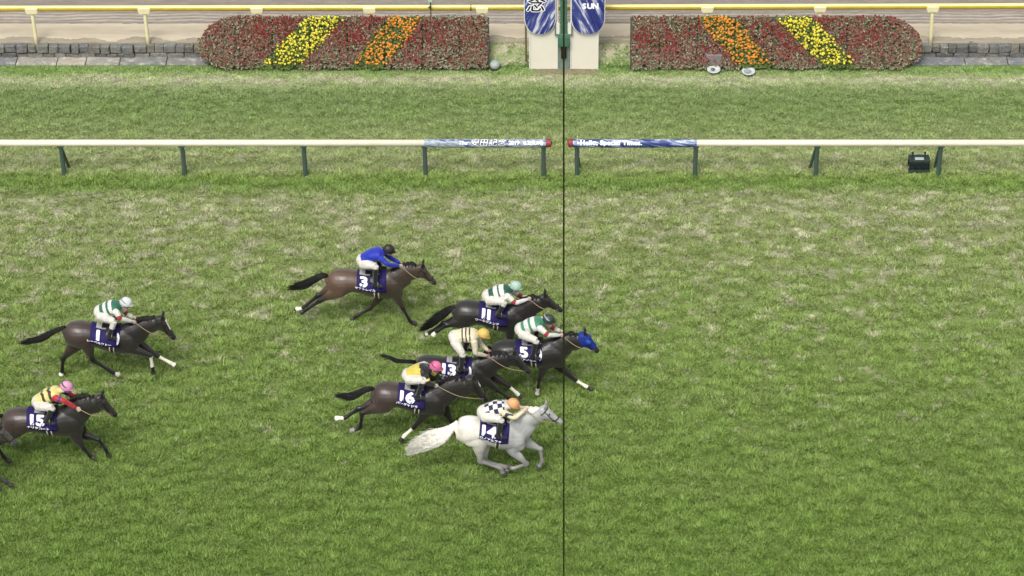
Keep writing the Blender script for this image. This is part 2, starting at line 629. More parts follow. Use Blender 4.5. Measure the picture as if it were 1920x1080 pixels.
for x0, x1, lab in ((-16.0, XB0 + .25, 'low dark stone kerb wall left of the flower beds'), (XC1 - .25, 13.5, 'low dark stone kerb wall right of the flower beds')):
    wl = root('stone_wall', ((x0 + x1) / 2, Y_WALL, 0), lab, 'wall', 'low stone walls under the dirt track')
    MB().box(((x0 + x1) / 2, Y_WALL + .135, .12), (x1 - x0, .12, .3)).build('backing', plain('dark_mortar', hexl('#34352f', .6), .95), wl)
    for cz, h, wm, dep in ((.07, .135, .34, .21), (.25, .20, .255, .22)):
        x = x0
        while x < x1 - .05:
            wd = wm * random.uniform(.75, 1.3)
            wd = min(wd, x1 - x)
            me = rough_stone((x + wd / 2, Y_WALL + .06 + random.uniform(-.02, .02), cz + random.uniform(-.012, .012)), (wd - .014, dep, h * random.uniform(.9, 1.0)))
            link('stone', me, random.choice(STONE), wl)
            x += wd
    gt = root('stone_gutter', ((x0 + x1) / 2, (Y_GUT0 + Y_GUT1) / 2, 0), lab.replace('low dark stone kerb wall', 'flat wet-looking stone gutter at the foot of the wall'), 'gutter', 'gutters along the turf edge')
    x = x0
    while x < x1 - .1:
        wd = min(random.uniform(.7, 1.4), x1 - x)
        MB().box((x + wd / 2, (Y_GUT0 + Y_GUT1) / 2 - .02, .004 + random.uniform(0, .006)), (wd - .02, Y_GUT1 - Y_GUT0 + .02, .05)).build('slab', random.choice(SLAB), gt, bevel=.006)
        x += wd

# ---- grass blades (nobody could count them)
def grass():
    N = 480000
    u = rng.random(N)
    y0, y1 = gy(1085), gy(124)
    # tufts: several blades around a centre
    K = 3
    Y = y0 + (y1 - y0) * u
    half = np.interp(Y, [y0, y1], [1.0, 1.42])
    X = np.where(rng.random(N) < .5, 1, 1) * (-11.2 + (20.3) * rng.random(N)) * half
    nr = 4500
    X[:nr] = XB1 + .05 + (XC0 - XB1 - .1) * rng.random(nr)
    Y[:nr] = gy(126) + (gy(96) - gy(126)) * rng.random(nr) ** 2.4
    bare = (np.abs(X - .05) / .95) ** 2 + ((Y - (gy(130) - .10)) / .19) ** 2 < 1
    zg = np.interp(Y, [gy(126), Y_WALL - .30, Y_WALL - .12, Y_WALL + .06], [0, .11, .22, .33]) * ((X > XB1 - .1) & (X < XC0 + .1))
    yb = np.array([gy(p) for p, *_ in BANDS])
    hb = np.interp(Y, yb, [.062, .062, .062, .06, .055, .05, .044, .05, .07, .07, .05, .045, .04, .04, .04, .035, .03, .03, .03, .035, .035])
    # clumps: every tuft belongs to the nearest centre of a jittered lattice, tall in the middle, thin at the rim
    cw, ch = .40, .30
    gi, gj = np.floor(X / cw).astype(int), np.floor(Y / ch).astype(int)
    def hsh(a, b, k):
        q = np.sin(a * 127.1 + b * 311.7 + k * 74.7) * 43758.5453
        return q - np.floor(q)
    best = np.full(N, 9.0); bid = np.zeros((N, 2)); bx_ = np.zeros(N); by_ = np.zeros(N)
    for di in (-1, 0, 1):
        for dj in (-1, 0, 1):
            a, b = gi + di, gj + dj
            cx_, cy_ = (a + hsh(a, b, 1)) * cw, (b + hsh(a, b, 2)) * ch
            dd = np.hypot((X - cx_) / 1.25, Y - cy_) / (.13 + .14 * hsh(a, b, 3))
            m = dd < best
            best[m] = dd[m]; bid[m, 0] = a[m]; bid[m, 1] = b[m]; bx_[m] = cx_[m]; by_[m] = cy_[m]
    crnd = hsh(bid[:, 0], bid[:, 1], 5)
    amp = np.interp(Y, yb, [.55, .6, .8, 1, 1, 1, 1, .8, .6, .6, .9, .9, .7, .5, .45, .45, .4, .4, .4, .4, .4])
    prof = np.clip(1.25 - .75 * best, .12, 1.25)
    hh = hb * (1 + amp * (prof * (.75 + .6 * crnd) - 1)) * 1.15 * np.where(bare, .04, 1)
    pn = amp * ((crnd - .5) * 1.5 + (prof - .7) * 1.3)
    ra_ = np.arctan2(Y - by_, X - bx_)
    verts = np.zeros((N, K, 3, 3), np.float32)
    rnd = np.zeros((N, K, 3, 3), np.float32)
    tr = rng.random(N)
    for k in range(K):
        a = rng.random(N) * 6.283
        bx = X + rng.normal(0, .02, N)
        by = Y + rng.normal(0, .02, N)
        h = hh * rng.uniform(.6, 1.25, N)
        wd = rng.uniform(.007, .015, N)
        lean = rng.uniform(.2, 1.1, N) * h
        la = ra_ + rng.normal(0, 1.1, N)
        verts[:, k, 0] = np.stack([bx - wd * np.cos(a), by - wd * np.sin(a), zg + .001], 1)
        verts[:, k, 1] = np.stack([bx + wd * np.cos(a), by + wd * np.sin(a), zg + .001], 1)
        verts[:, k, 2] = np.stack([bx + lean * np.cos(la), by + lean * np.sin(la), zg + h], 1)
        rv = np.clip(.5 + .30 * pn + rng.normal(0, .17, N), 0, 1)
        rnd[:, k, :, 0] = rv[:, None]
        rnd[:, k, :, 1] = (.7 * rng.random(N) + .3 * tr)[:, None]
    nv = N * K * 3
    me = bpy.data.meshes.new('grass')
    me.vertices.add(nv)
    me.vertices.foreach_set('co', verts.ravel())
    me.loops.add(nv)
    me.loops.foreach_set('vertex_index', np.arange(nv, dtype=np.int32))
    me.polygons.add(N * K)
    me.polygons.foreach_set('loop_start', np.arange(0, nv, 3, dtype=np.int32))
    me.update()
    a_ = me.attributes.new('rnd', 'FLOAT_VECTOR', 'POINT')
    a_.data.foreach_set('vector', rnd.ravel())
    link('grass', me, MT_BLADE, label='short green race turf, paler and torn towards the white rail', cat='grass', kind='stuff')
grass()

# ================================================================== WHITE INNER RAIL
WHITE = plain('white_rail_paint', hexl('#f3ead4', .66), .45, .08, 6)
GREEN_P = plain('dark_green_post', hexl('#50645a', .66), .55, .2, 20)
RED_CAP = plain('red_cap', hexl('#8c3a3c', .75), .5)
zr = float(at(1057, 268, Y_RAILW - .03)[2])       # rail axis height
sR = ppm(Y_RAILW, zr)
RR = .078
def rx(px):                     # pixel column -> X on the rail
    return (px - PX) / sR
def banner_mat(name, seed, dark):
    g = NT(name)
    pos = g.n('ShaderNodeNewGeometry').outputs['Position']
    mp = g.n('ShaderNodeMapping')
    mp.inputs['Rotation'].default_value = (0, R(14), 0)
    mp.inputs['Location'].default_value = (seed, 0, 0)
    mp.vector_type = 'TEXTURE'
    mp.inputs['Scale'].default_value = (1.0, .16, .11)
    g.l(pos, mp.inputs[0])
    f = g.noise(mp.outputs[0], 1.6, 3, .6)
    if dark:
        st_ = [(.34, hexl('#2b3a80', .62)), (.46, hexl('#3c4a86', .62)), (.55, hexl('#7f92bc', .62)), (.62, hexl('#dfe5ee', .66)), (.70, hexl('#2d4a9a', .62))]
    else:
        st_ = [(.32, hexl('#2b3f8e', .62)), (.43, hexl('#5a6fa6', .62)), (.52, hexl('#c3ccd8', .66)), (.60, hexl('#7d8b98', .6)), (.68, hexl('#dfe5e8', .66))]
    g.color(g.ramp(f, st_))
    g.rough(.45)
    return g.m
def on_rail(x0, zoff=0.0, r=RR + .014):
    def fn(x, y):
        a = R(30) + y / r           # 0 = facing the stand, up = towards the top
        return (x0 + x, Y_RAILW - .03 - r * math.cos(a), zr + r * math.sin(a))
    return fn
LETTER = plain('white_letters', hexl('#ffffff', .85), .5, .03)
LETTER_G = plain('grey_letters', hexl('#5a6464', .7), .5, .05)
for x0, x1, ends, posts, braces, lab, bspec in (
        (-16.5, rx(1033), (rx(1024), rx(1033)), [rx(p) for p in (-341, -114, 113, 341, 569, 796, 1019)], (113, -114), 'white running rail on green posts left of the finish line', (796, 1024)),
        (rx(1066), 13.6, (rx(1066), rx(1074)), [rx(p) for p in (1082, 1305, 1533, 1765, 1992)], (1082, 1533, 1765), 'white running rail on green posts right of the finish line', (1074, 1306))):
    rl = root('running_rail', ((x0 + x1) / 2, Y_RAILW, 0), lab, 'rail', 'inner turf rails')
    MB().rod((x0, Y_RAILW - .03, zr), (x1, Y_RAILW - .03, zr), RR, n=20).build('rail_tube', WHITE, rl, smooth=False)
    rl.children[0].data.polygons.foreach_set('use_smooth', [len(p.vertices) == 4 for p in rl.children[0].data.polygons])
    MB().rod((ends[0], Y_RAILW - .03, zr), (ends[1], Y_RAILW - .03, zr), RR + .022, n=20).build('end_cap', RED_CAP, rl)
    for p in posts:
        x = p
        b = MB().tube([(x, Y_RAILW - .03, zr - .05), (x, Y_RAILW - .005, zr * .55), (x, Y_RAILW, -.05)], [.052, .052, .055], [.05, .05, .053], n=8, sub=2)
        b.build('post', GREEN_P, rl)
        MB().box((x, Y_RAILW - .03, zr - RR + .005), (.15, .13, .05)).build('bracket', GREEN_P, rl, bevel=.008)
    for q in braces:
        x = rx(q)
        MB().rod((x - .01, Y_RAILW + .06, zr - .16), (x - (.11 if q == 1533 else -.06 if q in (113, 1082) else .05), Y_RAILW + .36, -.03), .036, n=8).build('brace', GREEN_P, rl)
    sx0, sx1 = rx(bspec[0]), rx(bspec[1])
    # printed banner sleeve wrapped round the rail, hanging a little lower in the middle
    bm_ = MB()
    nS, nA = 40, 18
    vv, ff = [], []
    for i in range(nS + 1):
        t = i / nS
        x = sx0 + (sx1 - sx0) * t
        sag = .028 * math.sin(math.pi * min(1, max(0, t))) ** .5 + .004 * math.sin(x * 31) + .003 * math.sin(x * 57)
        for k in range(nA):
            a = 2 * math.pi * k / nA
            drop = sag if math.sin(a) < -.2 else 0
            vv.append((x, Y_RAILW - .03 - (RR + .010) * math.cos(a), zr + (RR + .010) * math.sin(a) - drop))
    ff = [(i * nA + k, i * nA + (k + 1) % nA, (i + 1) * nA + (k + 1) % nA, (i + 1) * nA + k) for i in range(nS) for k in range(nA)]
    left = bspec[0] == 796
    bn = bm_.add(vv, ff).build('banner_sleeve', banner_mat('banner_print_' + ('a' if left else 'b'), 3.1 if left else 9.4, 0 if left else 1), rl, smooth=True,
                               label='blue and white printed sleeve wrapped round the rail')
    if left:
        for s_, px_, sz, of, m_, sh, rr_ in (('The', 868, .13, .006, LETTER, .2, .020), ('安田記念', 915, .205, .016, LETTER_G, .2, .016), ('安田記念', 915, .205, .003, LETTER, .2, .020),
                                            ('2019', 964, .125, .007, LETTER, 0, .020), ('6.2(SUN)', 1000, .12, .006, LETTER, .1, .020)):
            if s_[0] != '安':
                link('lettering', lettering(s_, sz, on_rail(rx(px_), r=RR + rr_), of, sh), m_, bn)
                continue
            for q_, ch_ in enumerate(s_):
                link('character', lettering(ch_, sz, on_rail(rx(px_) + (q_ - 1.5) * sz * 1.02, r=RR + rr_), of, sh), m_, bn)
    else:
        link('lettering', lettering('▸Hello, Special Times.', .160, on_rail(rx(1143), r=RR + .018), .008, spacing=1.06), LETTER, bn)
    xe = rx(1020 if left else 1083)
    MB().rod((xe, Y_RAILW - .03, zr + RR), (xe, Y_RAILW - .03, zr + RR + .10), .012, n=6).build('pin', WHITE, rl)

# ================================================================== YELLOW OUTER RAIL
YEL = plain('yellow_rail_paint', hexl('#cdb23e', .62), .4, .12, 5)
YELP = plain('pale_yellow_post', hexl('#f3e9ba', .70), .45, .08, 8)
zy = float(at(1057, 13, Y_RAILY)[2])
sY = ppm(Y_RAILY, zy)
yr = root('course_rail', (0, Y_RAILY, Z_D), 'long yellow rail on pale posts beside the dirt track', 'rail')
tilt = lambda x: zy - .02 + x * .0035 * (1 if x > 0 else .6)
MB().tube([(x, Y_RAILY, tilt(x)) for x in (-17, -12, -8, -4, 0, 3.5, 7, 11, 15)], [.068] * 9, [.07] * 9, n=18, sub=1).build('rail_tube', YEL, yr, smooth=True)
px = 59 - 211.2 * 2
while px < 2200:
    x = (px - PX) / sY
    z = tilt(x)
    MB().prism([(x - .155, z + .045), (x + .155, z + .045), (x + .155, z - .03), (x + .125, z - .115), (x - .125, z - .115), (x - .155, z - .03)], Y_RAILY - .10, Y_RAILY + .06).build('bracket', YELP, yr, bevel=.012)
    MB().tube([(x, Y_RAILY - .01, z - .08), (x + .01, Y_RAILY - .02, (z + Z_D) / 2), (x + .02, Y_RAILY - .04, Z_D - .1)], [.048] * 3, [.052] * 3, n=10, sub=2).build('post', YELP, yr, smooth=True)
    px += 211.2
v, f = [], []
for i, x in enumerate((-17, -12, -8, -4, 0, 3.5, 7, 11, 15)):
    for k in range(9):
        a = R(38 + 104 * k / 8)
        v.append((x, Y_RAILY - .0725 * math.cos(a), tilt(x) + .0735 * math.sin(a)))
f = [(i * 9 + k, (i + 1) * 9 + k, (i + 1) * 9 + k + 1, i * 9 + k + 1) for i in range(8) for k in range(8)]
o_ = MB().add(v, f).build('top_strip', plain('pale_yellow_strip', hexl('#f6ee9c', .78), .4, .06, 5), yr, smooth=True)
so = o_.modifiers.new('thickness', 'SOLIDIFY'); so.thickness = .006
xj = (883 - PX) / sY
MB().rod((xj - .012, Y_RAILY, tilt(xj)), (xj + .012, Y_RAILY, tilt(xj)), .075, n=16).build('joint_ring', plain('black_rubber', hexl('#2a2a28', .6), .6), yr)

# marker stake on the flower side of the yellow rail
p = at(808, 27, Y_RAILY - .12)
st = root('marker_stake', (p[0], Y_RAILY - .12, Z_D), 'thin dark stake with small green and white head before the yellow rail', 'stake')
zt = float(at(808, 2, Y_RAILY - .12)[2])
MB().rod((p[0], Y_RAILY - .12, Z_D - .1), (p[0], Y_RAILY - .12, zt), .014, n=8).build('shaft', plain('dark_stake', hexl('#3c4038', .7), .6), st)
MB().box((p[0] - .01, Y_RAILY - .12, zt + .02), (.10, .05, .10)).build('head', plain('pale_green_head', hexl('#b8dcc0', .75), .5), st, bevel=.015)
MB().ball((p[0] - .01, Y_RAILY - .475, zt + .02), (.03, .02, .04), 8).build('lens', plain('dark_lens', hexl('#1c3a28', .7), .3), st)

# ================================================================== FLOWER BEDS
LEAF = attr_mat('bed_leaves', .6, .2, 14)
def flower_bed(x_in, x_out, lab, stripes, seed):
    """sloping carpet bed; square at the inner end, rounded at the outer end. x_in nearest the finish post"""
    r = np.random.default_rng(seed)
    sgn = 1 if x_out > x_in else -1
    W = abs(x_out - x_in)
    zf, zb, dY = .10, 1.21, .50
    endL = 1.0
    def face(s, h):
        """s = distance from the inner end, h = 0..1 up the slope"""
        y0, y1 = Y_BED, Y_BED + dY
        sb = s
        z = zf + (zb - zf) * h
        y = y0 + (y1 - y0) * h
        x = s
        return np.array([x_in + sgn * x, y, z])
    # outline in (s,h): the outer end is a rounded nose
    def smax(h):
        q = min(1.0, abs(h - .32) / (.70 if h > .32 else .36))
        return W - endL * (1 - math.sqrt(1 - q * q) * .995)
    bd = root('flower_bed', ((x_in + x_out) / 2, Y_BED + .4, 0), lab, 'flower bed', 'sloping flower beds beside the finish post')
    # soil body
    hs_ = np.linspace(0, 1, 13)
    v, f = [], []
    for h in hs_:
        a, b = face(0, h), face(smax(h), h)
        for k in range(9):
            q = a + (b - a) * k / 8
            v.append(q)
    nb = len(v)
    for i in range(12):
        for k in range(8):
            f.append((i * 9 + k, i * 9 + k + 1, (i + 1) * 9 + k + 1, (i + 1) * 9 + k))
    dn = np.array([0, -(zb - zf), dY]); dn = dn / np.linalg.norm(dn)
    for h in hs_:
        for k in range(9):
            v.append(face(0, h) + (face(smax(h), h) - face(0, h)) * k / 8 - dn * .16)
    for i in range(12):
        for k in range(8):
            f.append((nb + (i + 1) * 9 + k, nb + (i + 1) * 9 + k + 1, nb + i * 9 + k + 1, nb + i * 9 + k))
        f.append((i * 9, (i + 1) * 9, nb + (i + 1) * 9, nb + i * 9))
        f.append((i * 9 + 8, nb + i * 9 + 8, nb + (i + 1) * 9 + 8, (i + 1) * 9 + 8))
    for k in range(8):
        f.append((108 + k, 108 + k + 1, nb + 108 + k + 1, nb + 108 + k))
        f.append((k, nb + k, nb + k + 1, k + 1))
    MB().add(v, f).build('planter_box', plain('dark_planter', hexl('#5e5e48', .6), .95, .3, 14), bd)
    v0 = face(0, 0); v1 = face(smax(0), 0)
    MB().box(((v0[0] + v1[0]) / 2, Y_BED + .04, .04), (abs(v1[0] - v0[0]) + .04, .08, .08)).build('edging', plain('dark_edging', hexl('#4b5140', .6), .9), bd)
    MB().prism([(Y_BED + .0, .0), (Y_BED + .0, .12), (Y_BED + dY, zb - .02), (Y_BED + dY + .06, zb - .02), (Y_BED + dY + .06, 0)], -.02, .02).turn(x_in - sgn * .025).build('end_board', plain('grey_end_board', hexl('#55564e', .6), .85), bd)
    # planting
    npl = 6800
    S = r.random(npl) * W
    Hh = -.035 + 1.065 * r.random(npl)
    seam = np.abs(((S + .25) % .93) - .465) > .442
    leafs, cl_l, heads = MB(), [], {'red': MB(), 'yellow': MB(), 'orange': MB(), 'pink': MB()}
    LV, LF, LC = [], [], []
    FV = {k: ([], []) for k in heads}
    dirn = np.array([0, -(zb - zf), dY]); dirn = dirn / np.linalg.norm(dirn)   # slope normal, towards the stand and up
    blot = [(r.random() * W, r.random(), r.uniform(.12, .45), r.uniform(.07, .18)) for _ in range(30)]
    for s, h, sm in zip(S, Hh, seam):
        if s > smax(min(max(h, 0), 1)) - .02 + r.normal(0, .025) or sm:
            continue
        p = face(s, h)
        p = p + dirn * max(0.0, .05 + .035 * math.sin(s * 5.1 + h * 7) + .03 * math.sin(s * 11.3 - h * 9 + 1) + r.normal(0, .018))
        kind = 'red'
        q = s / W
        for name, a0, a1, b0, b1 in stripes:       # stripe between two lines: at h=0 a0..a1, at h=1 b0..b1 (fractions of W)
            lo, hi = a0 + (b0 - a0) * h, a1 + (b1 - a1) * h
            if lo + r.normal(0, .006) < q < hi + r.normal(0, .006):
                kind = name
        low = h < .06
        up = dirn * r.uniform(.02, .07)
        # leaves
        for j in range(4):
            a = r.random() * 6.283
            ln, wd = r.uniform(.035, .075), r.uniform(.012, .022)
            dv = np.array([math.cos(a), 0, 0]) + np.array([0, dY, zb - zf]) / 1.4 * math.sin(a)
            dv = dv / np.linalg.norm(dv) * .8 + dirn * r.uniform(.2, .9)
            sd_ = np.cross(dv, dirn); sd_ /= np.linalg.norm(sd_) + 1e-6
            o = len(LV)
            c0 = p + dirn * .005
            LV += [c0, c0 + dv * ln * .55 + sd_ * wd, c0 + dv * ln, c0 + dv * ln * .55 - sd_ * wd]
            LF.append((o, o + 1, o + 2, o + 3))
            g_ = r.random()
            if kind == 'red':
                c = np.array(hexl('#76865c', .74)) * (1 - g_) + np.array(hexl('#8f8d74' if g_ < .7 else '#aeab96', .7)) * g_
                if r.random() < .36: c = np.array(hexl('#8c5450', .7)) * r.uniform(.7, 1.2)
            else:
                c = np.array(hexl('#667a3c', .7)) * r.uniform(.5, 1.4)
            LC += [c] * 4
        # flower
        dens = {'red': .62, 'yellow': .48, 'orange': .46}[kind]
        if kind == 'red':
            nb_ = max([math.exp(-((s - bs) / bw) ** 2 - ((h - bh) / bhh) ** 2) for bs, bh, bw, bhh in blot])
            dens = .22 + .72 * nb_ ** .8
        if low or r.random() > dens:
            continue
        key = kind
        if kind == 'red' and (h < .38 and r.random() < .55 or q > .86 and r.random() < .6 or r.random() < .3):
            key = 'pink'
        fv, ff = FV[key]
        c0 = p + up
        if key in ('red', 'pink'):        # salvia spike: slim bipyramid
            hgt, wd = r.uniform(.05, .10), r.uniform(.014, .024)
            ax = dirn * .45 + np.array([r.normal(0, .2), 0, 1.0]); ax /= np.linalg.norm(ax)
        else:                              # marigold: flat round head
            hgt, wd = r.uniform(.025, .045), r.uniform(.016, .036)
            ax = dirn
        e1 = np.cross(ax, [0, 1, .2]); e1 /= np.linalg.norm(e1)
        e2 = np.cross(ax, e1)
        o = len(fv)
        nn = 5
        fv.append(c0)
        for j in range(nn):
            a = 6.283 * j / nn
            fv.append(c0 + ax * hgt * .45 + (e1 * math.cos(a) + e2 * math.sin(a)) * wd * r.uniform(.8, 1.2))
        fv.append(c0 + ax * hgt)
        for j in range(nn):
            ff.append((o, o + 1 + (j + 1) % nn, o + 1 + j))
            ff.append((o + nn + 1, o + 1 + j, o + 1 + (j + 1) % nn))
    me = MB().add(LV, LF).mesh('foliage')
    set_col(me, np.array(LC))
    link('foliage', me, LEAF, bd, kind='stuff')
    cols = {'red': '#a23634', 'yellow': '#f0e04a', 'orange': '#e8983a', 'pink': '#b46e6a'}
    for k, (fv, ff) in FV.items():
        if fv:
            MB().add(fv, ff).build(k + '_flowers', plain(k + '_petals', hexl(cols[k], .72), .6, .3, 30), bd, kind='stuff')
    # dark gaps between the planted trays
    s = .68
    while s < W - 1.15:
        a, b = face(s + .005, .02) + dirn * .012, face(s + .005, 1.0) + dirn * .012
        mid = (a + b) / 2
        MB().box(mid, (.018, .012, float(np.linalg.norm(b - a))), rx=-math.atan2(dY, zb - zf)).build('tray_edge', plain('tray_edge', hexl('#3a3c30', .6), .9), bd)
        s += .93
    return bd
# fractions measured from the inner end
flower_bed(XB1, XB0, 'flower bed left of the finish post, yellow stripe leaning right', [('orange', .35, .47, .22, .34), ('yellow', .65, .79, .49, .625)], 21)
flower_bed(XC0, XC1, 'flower bed right of the finish post, yellow stripe leaning left', [('orange', .37, .49, .22, .355), ('yellow', .655, .775, .49, .615)], 22)

# grey box let into the right bed, two white dish lamps and a globe lamp
p = gnd(1337, 131)
MB().box((p[0], Y_BED + .13, .22), (.42, .28, .42)).build('junction_box', plain('grey_box', hexl('#8b8784', .7), .85, .25, 8), bevel=.02,
    label='plain grey box set into the foot of the right flower bed', cat='box')
LAMPW = plain('white_dish', hexl('#d5dcd8', .62), .4, .1)
LAMPI = plain('grey_dish', hexl('#9aa3a3', .7), .35, .1)
for (px, py, lab, dark) in ((1338, 136.5, 'round white dish lamp with dark centre in front of grey box', True), (1403, 140, 'round white dish lamp lying on the grass before the right bed', False)):
    p = gnd(px, py)
    ld = root('dish_lamp', (p[0], p[1], 0), lab, 'lamp', 'white dish lamps by the flower bed')
    MB().rod((p[0], p[1], 0), (p[0], p[1], .06), .10, .08, n=16).build('foot', plain('dark_foot', hexl('#3c4640', .6), .7), ld)
    prof = [(.0, .06), (.13, .07), (.172, .10), (.165, .12), (.13, .105), (.0, .095)]
    v, f = [], []
    for i, (rr, z) in enumerate(prof):
        for k in range(20):
            a = 6.2832 * k / 20
            v.append((p[0] + max(rr, .001) * math.cos(a), p[1] + max(rr, .001) * math.sin(a) * .95, z + .02 * math.sin(a)))
    for i in range(len(prof) - 1):
        for k in range(20):
            f.append((i * 20 + k, i * 20 + (k + 1) % 20, (i + 1) * 20 + (k + 1) % 20, (i + 1) * 20 + k))
    MB().add(v, f).build('dish', LAMPW, ld, smooth=True)
    MB().ball((p[0] - .02, p[1], .105), (.06, .06, .02) if dark else (.10, .09, .018), 12).build('lens', plain('dark_lamp_lens', hexl('#6f7a78', .6), .3) if dark else LAMPI, ld, smooth=True)
    if dark:
        MB().tube([(p[0] + .17, p[1] + .02, .02), (p[0] + .235, p[1], .10), (p[0] + .20, p[1] - .02, .03)], [.012] * 3, n=6).build('handle', plain('grey_handle', hexl('#8d9492', .6), .5), ld)
p = gnd(928, 130)
gl = root('globe_lamp', (p[0], p[1], 0), 'grey white domed lamp on the grass at the end of left bed', 'lamp')
MB().rod((p[0], p[1], 0), (p[0], p[1], .06), .11, .12, n=16).build('foot', plain('dark_foot', (.1, .1, .1)), gl)
MB().ball((p[0], p[1], .13), (.135, .135, .12), 18).build('globe', plain('globe_shell', hexl('#b4c0ba', .6), .45, .12, 6), gl, smooth=True)

# ================================================================== FINISH POST
YP = gy(130)
GRN = plain('finish_post_green', hexl('#4f7d66', .62), .5, .2, 9)
GRN2 = plain('finish_frame_green', hexl('#6f8a74', .70), .5, .15, 9)
BOARD = plain('cream_board', hexl('#ebe5d4', .74), .6, .03, 3)
EDGE = plain('white_edge', hexl('#f2f2e8', .68), .5, .03)
sP = ppm(YP, 1.0)
def P(px, py, dy=0.0):
    q = at(px, py, YP + dy)
    return float(q[0]), float(q[2])
fp = root('finish_post', (0, YP, 0), 'green finish post with cream boards and blue printed panels', 'finish post')
for a, b in ((993, 1046), (1070, 1121)):
    (xa, z0), (xb, _) = P(a, 131), P(b, 131)
    zt = P(1057, -60)[1]
    MB().box(((xa + xb) / 2, YP + .04, (z0 + zt) / 2), (xb - xa, .05, zt - z0)).build('board', BOARD, fp, bevel=.008)
    for xe in (xa, xb):
        MB().box((xe, YP + .028, (z0 + zt) / 2), (.022, .07, zt - z0 + .004)).build('board_trim', EDGE, fp)
xa = P(986, 100)[0]
MB().rod((xa, YP + .25, 0), (xa, YP + .25, 3.0), .025, n=8).build('back_stay', plain('brown_stay', hexl('#8a7a5c', .6), .7), fp)
# oval printed panels
def oval_mat(name, seed, rot):
    g = NT(name)
    tc = g.n('ShaderNodeNewGeometry').outputs['Position']
    mp = g.n('ShaderNodeMapping')
    mp.inputs['Rotation'].default_value = (0, R(rot), 0)
    mp.inputs['Location'].default_value = (seed, 0, seed)
    mp.vector_type = 'TEXTURE'
    mp.inputs['Scale'].default_value = (.11, 1, 1.0)
    g.l(tc, mp.inputs[0])
    f = g.noise(mp.outputs[0], 1.0, 3, .55)
    base = g.ramp(f, [(.34, hexl('#2c2f74', .7)), (.48, hexl('#3f4a8e', .7)), (.56, hexl('#6e71a4', .7)), (.62, hexl('#e2e5f0', .7)), (.70, hexl('#4a5494', .7))])
    sp = g.mapr(g.noise(tc, 28, 2), .68, .74, 0, .8)
    g.color(g.mix(sp, base, hexl('#e8e8f5', .8)))
    g.rough(.4)
    return g.m
def oval_outline(cx, cz, rx_, rz, n=40):
    """tall panel: straight sides, both ends rounded (rz = half height)"""
    er = .50
    o = []
    for k in range(n):
        a = 6.2832 * (k + .5) / n
        c_, s_ = math.cos(a), math.sin(a)
        x = rx_ * abs(c_) ** .82 * (1 if c_ > 0 else -1)
        z = er * abs(s_) ** .92 * (1 if s_ > 0 else -1) + (rz - er) * (1 if s_ > 0 else -1)
        o.append((cx + x, cz + z))
    return o
INK = plain('black_ink', hexl('#16161c', .8), .5, .05)
for pxl, pxr, nm, seed, rot, txt in ((984, 1041, 'a', 2.0, 24, (('念', 1004, 10, .46),)), (1072, 1133, 'b', 7.3, -24, (('2', 1110, -14, .5), ('SUN', 1106, 12, .20)))):
    xa, _ = P(pxl, 20); xb, _ = P(pxr, 20)
    zb_ = P(1057, 63, -.05)[1]
    cx, hw = (xa + xb) / 2, (xb - xa) / 2
    rz = 1.25
    pn = MB().prism(oval_outline(cx, zb_ + rz, hw, rz), YP - .075, YP - .030).build('panel', oval_mat('panel_print_' + nm, seed, rot), fp, label='blue printed panel with white streaks and rounded lower end')
    MB().prism(oval_outline(cx, zb_ + rz, hw + .022, rz + .022), YP - .055, YP - .020).build('panel_rim', EDGE, pn)
    for s_, px_, py_, sz in txt:
        x, z = P(px_, py_, -.08)
        if len(s_) == 1:
            link('lettering', lettering(s_, sz, lambda u, v, x=x, z=z: (x + u, YP - .080, z + v), .030, .15), LETTER, pn)
            link('lettering', lettering(s_, sz, lambda u, v, x=x, z=z: (x + u, YP - .084, z + v), .008, .15), INK, pn)
        else:
            for q_, ch_ in enumerate(s_):
                link('letter', lettering(ch_, sz, lambda u, v, x=x + (q_ - 1) * sz * .70, z=z: (x + u, YP - .080, z + v), .012), LETTER, pn)
# central pole, frame, lamp box
xl, z66 = P(1047, 66); xr, z84 = P(1069, 84)
zmax = 4.6
MB().box((0, YP + .02, (z84 + zmax) / 2), (.17, .10, zmax - z84)).build('pole', GRN, fp, bevel=.01)
MB().box((0, YP - .03, (z66 + z84) / 2), ((xr - xl) * 1.02, .16, z66 - z84)).build('junction', GRN, fp, bevel=.012)
for s_ in (-1, 1):
    MB().box((s_ * .205, YP - .01, (z66 + zmax) / 2 + .03), (.030, .05, zmax - z66)).build('frame_upright', GRN2, fp)
    za, zb2 = P(1057, 42)[1], P(1057, 64)[1]
    MB().box((s_ * .145, YP - .02, (za + zb2) / 2), (.075, .03, za - zb2)).build('reflector', EDGE, fp)
MB().box((0, YP - .012, z66 + .03), (.44, .06, .05)).build('frame_sill', GRN2, fp)
MB().box((0, YP + .02, z84 / 2), (.30, .06, z84)).build('base_plate', plain('grey_green_plate', hexl('#7f8f84', .68), .6, .15), fp)
zc0, zc1 = P(1057, 107)[1], P(1057, 85)[1]
MB().box((0, YP - .035, (zc0 + zc1) / 2), (.13, .10, zc1 - zc0)).build('lamp_slot', plain('black_slot', hexl('#211d17', .8), .4), fp, bevel=.01)
vv = [(0.05, YP - .12, .034)]
for k in range(40):
    a_ = 6.2832 * k / 40
    q_ = random.uniform(.85, 1.12)
    vv.append((.05 + 1.02 * q_ * math.cos(a_), YP - .10 + .20 * q_ * math.sin(a_), -.004))
MB().add(vv, [(0, 1 + k, 1 + (k + 1) % 40) for k in range(40)]).build('bare_earth', plain('bare_earth', hexl('#8f866c', .62), .95, .3, 10, bump=.5), smooth=True, kind='structure')

